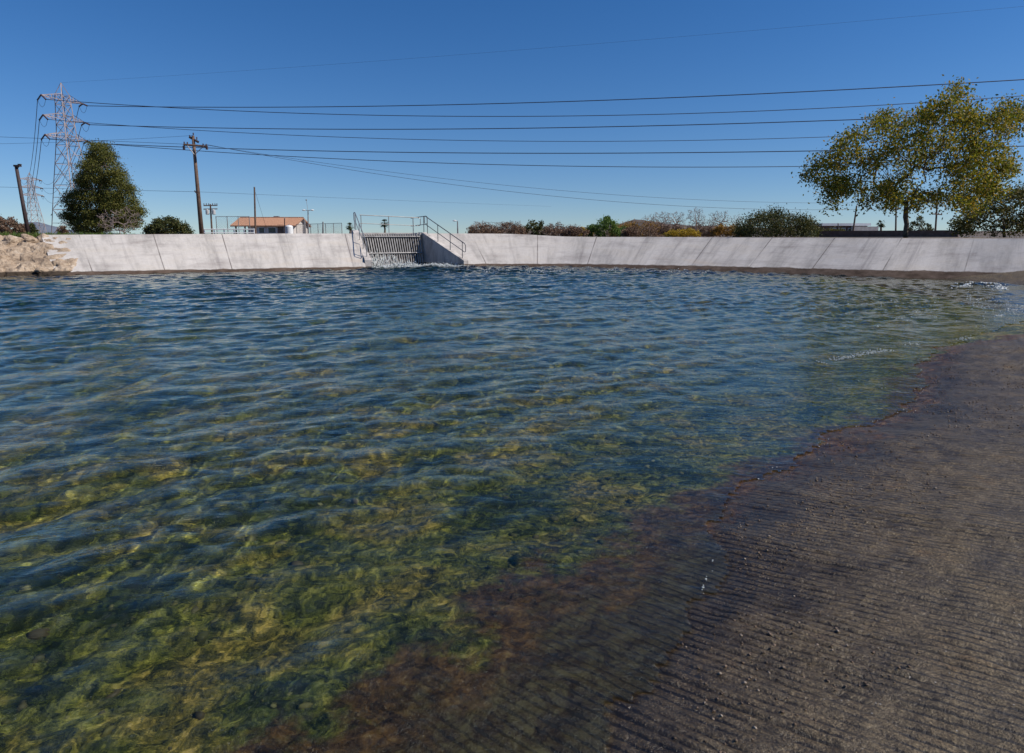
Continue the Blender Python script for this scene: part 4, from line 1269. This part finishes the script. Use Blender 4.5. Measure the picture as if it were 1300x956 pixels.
# lamp posts
def lamp_post(px, pytop, Y, label, arms=1, hd=.5):
    b = base(px, Y); t = pos(px - .5, pytop, Y)
    root = empty('street_lamp', b, label, 'street lamp')
    MB().tube([b, t], [.13, .08], 8).build('shaft', M['steel'], root)
    for s in ((-1, 1) if arms == 2 else (-1,)):
        MB().tube([t, t + Vector((s * hd, 0, .12))], .05, 6).build('arm', M['steel'], root)
        mb = MB(); mb.ball(t + Vector((s * (hd + .22), 0, .10)), .3, 8, (1.1, .7, .4)); mb.build('lamp_head', M['white'], root)
    return root, t
lr, lt = lamp_post(391.5, 267.5, 90, 'grey lamp post with two heads and a thin mast right of the tiled roof building', 2, .5)
mb = MB(); mb.tube([lt, lt + Vector((-.2, 0, 1.7))], .03, 4); mb.ball(lt + Vector((-.2, 0, 1.8)), .13, 6); mb.build('mast', M['steel'], lr)
lamp_post(581.3, 281, 85, 'short single lamp post just right of the sloping railing', 1, .25)
lamp_post(388, 281, 96, 'small post left of the two headed lamp post', 1, .15)

# ------------------------------------------------------------------ tiled roof building
Yb = 92.0 * KF
b0 = baser(298, Yb); b1 = baser(374, Yb + 2)
root = empty('tiled_roof_building', (b0 + b1) / 2, 'low pale building with an orange tiled roof behind the left bank', 'building')
m = Yb * ct / F
xl, xr = baser(297, Yb).x, baser(373, Yb).x
ez = posr(330, 286.6, Yb).z; rz = posr(330, 277.3, Yb + 4).z
def bx(mb, x0, x1, y0, y1, z0, z1): return mb.box(((x0 + x1) / 2, (y0 + y1) / 2, (z0 + z1) / 2), (x1 - x0, y1 - y0, z1 - z0))
mb = MB(); bx(mb, xl + 2.6, xr, Yb, Yb + 8, PLAT, ez)
mb.poly([(xr, Yb, ez), (xr, Yb + 8, ez), (xr, Yb + 4, rz - .1), (xr - .2, Yb, ez), (xr - .2, Yb + 8, ez), (xr - .2, Yb + 4, rz - .1)], [(0, 1, 2), (5, 4, 3), (0, 2, 5, 3), (1, 4, 5, 2)])
wallo = mb.build('wall', M['stucco'], root)
mb = MB()                                # porch gable end, dark timber
mb.poly([(xl + .3, Yb, ez), (xl + .3, Yb + 8, ez), (xl + .3, Yb + 4, rz - .12), (xl + .5, Yb, ez), (xl + .5, Yb + 8, ez), (xl + .5, Yb + 4, rz - .12)], [(0, 1, 2), (5, 4, 3), (0, 2, 5, 3), (1, 4, 5, 2)])
mb.build('gable', M['brownwall'], root)
for yy in (Yb + .15, Yb + 4, Yb + 7.8):
    mb = MB(); mb.box((xl + .4, yy, (PLAT + ez) / 2), (.22, .22, ez - PLAT)); mb.build('porch_post', M['brownwall'], root)
mb = MB(); x0, x1 = xl - .4, xr + .6; ov = .3
for s, ya, yb_ in ((1, Yb - ov, Yb + 4), (-1, Yb + 8 + ov, Yb + 4)):
    drop = (rz - ez) / 4 * ov; nt_ = 46
    # corrugated tile courses as real ridges
    V = []; Fc = []
    ns = 150
    for i in range(ns + 1):
        x = x0 + (x1 - x0) * i / ns; r_ = .045 * (1 + math.cos(i * math.pi))
        for q in (0, 1):
            y = ya + (yb_ - ya) * q; z = ez - drop + (rz - ez + drop) * q + r_ + .10
            V.append((x, y, z)); V.append((x, y, z - .16 - r_))
    for i in range(ns):
        k = i * 4
        Fc += [(k, k + 4, k + 6, k + 2), (k + 1, k + 3, k + 7, k + 5), (k, k + 1, k + 5, k + 4), (k + 2, k + 6, k + 7, k + 3)]
    Fc += [(0, 2, 3, 1), (ns * 4, ns * 4 + 1, ns * 4 + 3, ns * 4 + 2)]
    mb.poly(V, Fc)
rf = mb.build('roof', M['roof'], root)
mb = MB(); mb.tube([(x0, Yb + 4, rz + .14), (x1, Yb + 4, rz + .14)], .13, 8); mb.build('ridge_cap', M['roof'], rf)
mb = MB(); mb.box((x0 + 6.2, Yb + 5.4, rz), (.9, .7, .9)); mb.build('vent', M['steel'], rf)
for px, w_, h_, nm in ((333, 1.0, 1.0, 'window'), (346, 1.4, 1.0, 'window')):
    x = baser(px, Yb).x; zc = ez - .8
    mb = MB(); 
    for dx, dz, sx, sz in ((-w_ / 2, 0, .08, h_), (w_ / 2, 0, .08, h_), (0, h_ / 2, w_ + .08, .08), (0, -h_ / 2, w_ + .08, .08)):
        mb.box((x + dx, Yb - .04, zc + dz), (sx, .10, sz))
    wo = mb.build('window', M['white'], root)
    mb = MB(); mb.box((x, Yb - .02, zc), (w_ - .08, .03, h_ - .08)); mb.build('pane', M['glass'], wo)
x = baser(357, Yb).x; mb = MB(); mb.box((x, Yb - .03, PLAT + 1.05), (1.0, .08, 2.1)); do = mb.build('door', M['brownwall'], root)
mb = MB(); mb.ball((x + .38, Yb - .12, PLAT + 1.0), .05, 6); mb.build('handle', M['steel'], do)

# white storage tank and its post in front of the building
tk = base(367.5, 84); mb = MB()
root = empty('storage_tank', tk, 'white rounded storage tank at the right end of the tiled roof building', 'tank')
zt = pos(367, 285.8, 84).z
mb.lathe(tk, [(0, .62), (zt - PLAT - .25, .62), (zt - PLAT - .08, .5), (zt - PLAT, .12)], 16); mb.build('tank_body', M['white'], root, smooth=False)
mb = MB(); mb.lathe(tk + Vector((0, 0, zt - PLAT)), [(0, .14), (.08, .14), (.1, .05)], 10); mb.build('lid', M['steel'], root)
plain_pole(361.3, 361.3, 277.5, 83, .10, 'short dark post left of the white storage tank', M['darkpole'], name='dark_post')

# chain link fences
def chain_fence(a, b, hgt, label, npost, cage=None, wire_r=.006, sp=.28, name='chain_link_fence', mat=None):
    root = empty(name, a, label, 'fence')
    mt = mat or M['steel']
    for i in range(npost):
        p = a.lerp(b, i / (npost - 1))
        MB().tube([p, p + Vector((0, 0, hgt))], .045, 6).build('post', mt, root)
    for z in (hgt - .03, .15):
        MB().tube([a + Vector((0, 0, z)), b + Vector((0, 0, z))], .03, 5).build('rail', mt, root)
    mb = MB(); ln = (b - a).length; n = int((ln + hgt) / sp); d = (b - a).normalized()
    for i in range(n):
        for s in (1, -1):
            u0 = i * sp - (hgt if s > 0 else 0); u1 = u0 + hgt * s
            if s < 0: u0 = i * sp; u1 = u0 - hgt
            # clip to 0..ln
            za, zb = 0.0, hgt
            if s > 0:
                if u0 < 0: za = -u0; u0 = 0
                if u1 > ln: zb = za + (ln - u0); u1 = ln
            else:
                if u0 > ln: za = u0 - ln; u0 = ln
                if u1 < 0: zb = za + u0; u1 = 0
            if zb - za < .05: continue
            mb.tube([a + d * u0 + Vector((0, 0, za)), a + d * u1 + Vector((0, 0, zb))], wire_r, 3, cap=False)
    mb.build('wire_mesh', mt, root)
    return root
fa, fb = base(377, 80), base(434.5, 72)
chain_fence(fa, fb, pos(400, 284.3, 78).z - PLAT, 'long grey chain link fence right of the tiled roof building', 7)
ca_, cb_ = base(276, 66), base(318, 66)
chain_fence(ca_, cb_, pos(290, 274.5, 66).z - PLAT, 'tall chain link enclosure in front of the tiled roof building', 4)
# horizontal white rail fence in front
root = empty('rail_fence', base(260, 56), 'low white rail fence in front of the chain link enclosure', 'fence')
for i in range(6):
    p = base(260 + 63 * i / 5, 56); MB().box(p + Vector((0, 0, .45)), (.10, .10, .9)).build('post', M['white'], root)
for z in (.45, .82):
    MB().tube([base(259, 56) + Vector((0, -.07, z)), base(324, 56) + Vector((0, -.07, z))], .05, 4).build('rail', M['white'], root)
for px, pyt, lab in ((386.5, 280, 'grey post before the long chain link fence, left of the lamp post'), (410, 282.5, 'dark thick post near the right end of the long chain link fence')):
    plain_pole(px, px, pyt, 74, .12, lab, M['steel'], name='metal_post')

# ------------------------------------------------------------------ white roofed building and low wall at right
Yw = 95 * KF
root = empty('flat_roof_building', baser(1082, Yw), 'low brown building with a white roof edge seen under the plane tree crown', 'building')
xa, xb2 = baser(1044, Yw).x, baser(1100, Yw).x; zt = posr(1075, 283.5, Yw).z
mb = MB(); bx(mb, xa, xb2, Yw, Yw + 9, PLAT, zt - .45); mb.build('wall', M['brownwall'], root)
mb = MB(); bx(mb, xa - .4, xb2 + .4, Yw - .4, Yw + 9.4, zt - .45, zt); mb.build('roof', M['white'], root)
xm = baser(1103, Yw).x
mb = MB(); bx(mb, xb2 - 3.2, xb2 + 1.2, Yw - 1.5, Yw - .45, PLAT, zt - .6); mb.build('entrance', M['stucco'], root)
for px in (1056, 1068, 1080):
    x = baser(px, Yw).x; mb = MB(); mb.box((x, Yw - .03, PLAT + 1.15), (1.3, .08, .9)); w_ = mb.build('window', M['white'], root)
    mb = MB(); mb.box((x, Yw - .08, PLAT + 1.15), (1.1, .03, .7)); mb.build('pane', M['glass'], w_)
wa, wb = base(1040, 55, PLAT), base(1216, 48, PLAT)
mb = MB(); wallbox(mb, wa, wb, PLAT - .1, PLAT + .64, .25); o = mb.build('low_wall', M['brownwall'], None, loc=wa)
tag(o, 'low dark brown wall running behind the plane tree trunk', 'wall')

# ------------------------------------------------------------------ hills
def hill(pts, Y, depth, mat, label, rough):
    V = []; n = 160; xs = np.linspace(pts[0][0], pts[-1][0], n)
    rows = 10
    for j in range(rows):
        f = j / (rows - 1)
        for x in xs:
            py = np.interp(x, [p[0] for p in pts], [p[1] for p in pts])
            p = pos(x, py, Y); h = p.z - PLAT
            q = base(x, Y - depth * (1 - f) if f < 1 else Y)
            hh = h * (math.sin(f * math.pi / 2) ** .9) * (1 + rough * mnoise.fractal(Vector((x * .06, f * 3, Y * .01)), 1, 2, 5) * (1 if f < 1 else .4))
            V.append((q.x, q.y, PLAT + max(hh, -.5)))
    for x in xs:
        q = base(x, Y + depth * .8); V.append((q.x, q.y, PLAT - .5))
    me = np_mesh('hill', np.array(V), grid_faces(rows + 1, n), True)
    tag(link_mesh('hill', me, mat), label, kind='structure')
M['mount'] = varied('haze-tinted distant chaparral', (.10, .125, .165), (.14, .165, .21), .002, .95)  # distance haze is put into this blue-grey base colour
M['hillm'] = varied('brown chaparral', (.045, .034, .026), (.10, .07, .05), .03, .95)
hill([(-60, 298), (20, 291), (38, 283), (48, 281.5), (58, 283.5), (70, 287.5), (82, 291), (110, 294), (160, 297), (260, 299)], 5200, 900, M['mount'], 'distant blue grey mountain behind the towers', .15)
hill([(590, 298), (605, 291), (650, 290), (720, 290.5), (780, 287), (805, 280.5), (818, 280), (850, 285), (880, 286.5), (930, 288), (1000, 290), (1120, 296), (1300, 297)], 420, 120, M['hillm'], 'low brown hill behind the bare trees', .12)
hill([(1040, 298), (1100, 295), (1180, 295), (1260, 293), (1400, 295)], 300, 60, M['hillm'], 'low dark ridge behind the plane tree', .1)

# ------------------------------------------------------------------ loose gravel and shell bits on the ramp
def gravel():
    rg = np.random.default_rng(99); n = 26000
    az = np.radians(rg.uniform(2, 58, n)); r = 1.2 + 11 * rg.power(1.6, n)
    x = r * np.sin(az); y = r * np.cos(az)
    z, d, up_ = ground_z(x, y)
    k = (d > -.5) & (noise2(x, y, 3, 50) + .5 * noise2(x, y, 11, 51) > .02)
    x, y, z, r = x[k], y[k], z[k], r[k]
    rad = .0016 + .0045 * rg.power(.45, len(x)) * (1 + .06 * r)
    me = blobs(np.stack([x, y, z + rad * .3], 1), rad, .7, seed=9)
    m = leaf_mat('ramp grit', [(.05, .033, .022), (.10, .07, .05), (.16, .115, .085), (.08, .05, .03), (.30, .25, .20)], 0.0)
    tag(link_mesh('gravel', me, m), 'loose grit and shell bits scattered on the grooved ramp', 'gravel', kind='stuff')
gravel()
def bed_stones():
    rg = np.random.default_rng(31); n = 5200
    az = np.radians(rg.uniform(-46, 44, n)); r = 1.4 + 12 * rg.power(1.5, n)
    x = r * np.sin(az); y = r * np.cos(az)
    z, d, up_ = ground_z(x, y)
    k = (band_d(x, y) < -.02) & (d < -.3) & (noise2(x, y, 2.2, 52) > -.25)
    x, y, z = x[k], y[k], z[k]
    rad = .006 + .026 * rg.power(.35, len(x))
    me = blobs(np.stack([x, y, z + rad * .1], 1), rad, .55, seed=19)
    m = leaf_mat('mossy stones', [(.02, .024, .008), (.06, .06, .015), (.13, .11, .03), (.20, .18, .07), (.08, .06, .03), (.12, .11, .04)], 0.0)
    o = link_mesh('stones', me, m); o.cycles.is_caustics_receiver = True
    tag(o, 'mossy stones lying on the green pond bed under the clear water', 'stones', kind='stuff')
bed_stones()

# ------------------------------------------------------------------ camera, sky, sun
cam = bpy.data.cameras.new('camera'); co = bpy.data.objects.new('camera', cam); COL.objects.link(co)
co.location = (0, 0, H); co.rotation_euler = (math.pi / 2 - TILT, 0, 0)
cam.sensor_fit = 'HORIZONTAL'; cam.sensor_width = 36; cam.lens = 36 * F / 1300
cam.shift_y = (CY - 478.0) / 1300
cam.clip_start = .05; cam.clip_end = 20000
SC.camera = co

SUN_AZ, SUN_EL = 99.0, 42.0            # azimuth clockwise from the view direction (+Y)
w = bpy.data.worlds.new('World'); SC.world = w; w.use_nodes = True
nt = w.node_tree; bg = nt.nodes['Background']
sky = nt.nodes.new('ShaderNodeTexSky'); sky.sky_type = 'NISHITA'; sky.sun_disc = False
sky.sun_elevation = R(SUN_EL); sky.sun_rotation = R(SUN_AZ)
sky.air_density = 1.0; sky.dust_density = .1; sky.ozone_density = 1.0; sky.altitude = 50
hs = nt.nodes.new('ShaderNodeHueSaturation'); hs.inputs['Saturation'].default_value = 1.22
tn = nt.nodes.new('ShaderNodeMix'); tn.data_type = 'RGBA'; tn.blend_type = 'MULTIPLY'; tn.inputs[0].default_value = 1
tn.inputs[7].default_value = (.80, .92, 1.18, 1)
tc = nt.nodes.new('ShaderNodeTexCoord'); ad = nt.nodes.new('ShaderNodeVectorMath'); ad.operation = 'ADD'; ad.inputs[1].default_value = (0, 0, .028)
nz = nt.nodes.new('ShaderNodeVectorMath'); nz.operation = 'NORMALIZE'
nt.links.new(tc.outputs['Generated'], ad.inputs[0]); nt.links.new(ad.outputs[0], nz.inputs[0]); nt.links.new(nz.outputs[0], sky.inputs['Vector'])
nt.links.new(sky.outputs[0], tn.inputs[6]); nt.links.new(tn.outputs[2], hs.inputs['Color'])
nt.links.new(hs.outputs[0], bg.inputs['Color']); bg.inputs['Strength'].default_value = .076
sl = bpy.data.lights.new('sun', 'SUN'); sl.energy = 5.0; sl.angle = R(.5); sl.color = (1.0, .93, .82)
so = bpy.data.objects.new('sun', sl); COL.objects.link(so)
el, azr = R(SUN_EL), R(SUN_AZ)
sdir = Vector((math.sin(azr) * math.cos(el), math.cos(azr) * math.cos(el), math.sin(el)))
so.rotation_euler = (-sdir).to_track_quat('-Z', 'Y').to_euler(); so.location = sdir * 60
sl.cycles.is_caustics_light = True
SC.view_settings.view_transform = 'Standard'; SC.view_settings.look = 'None'
SC.view_settings.exposure = 0.12; SC.view_settings.gamma = 1.0; SC.view_settings.use_curve_mapping = False
cy = SC.cycles
cy.max_bounces = 8; cy.transparent_max_bounces = 8; cy.transmission_bounces = 6; cy.glossy_bounces = 4; cy.diffuse_bounces = 3
cy.caustics_refractive = True; cy.caustics_reflective = False; cy.blur_glossy = .5
cy.sample_clamp_indirect = 4.0; cy.use_denoising = True
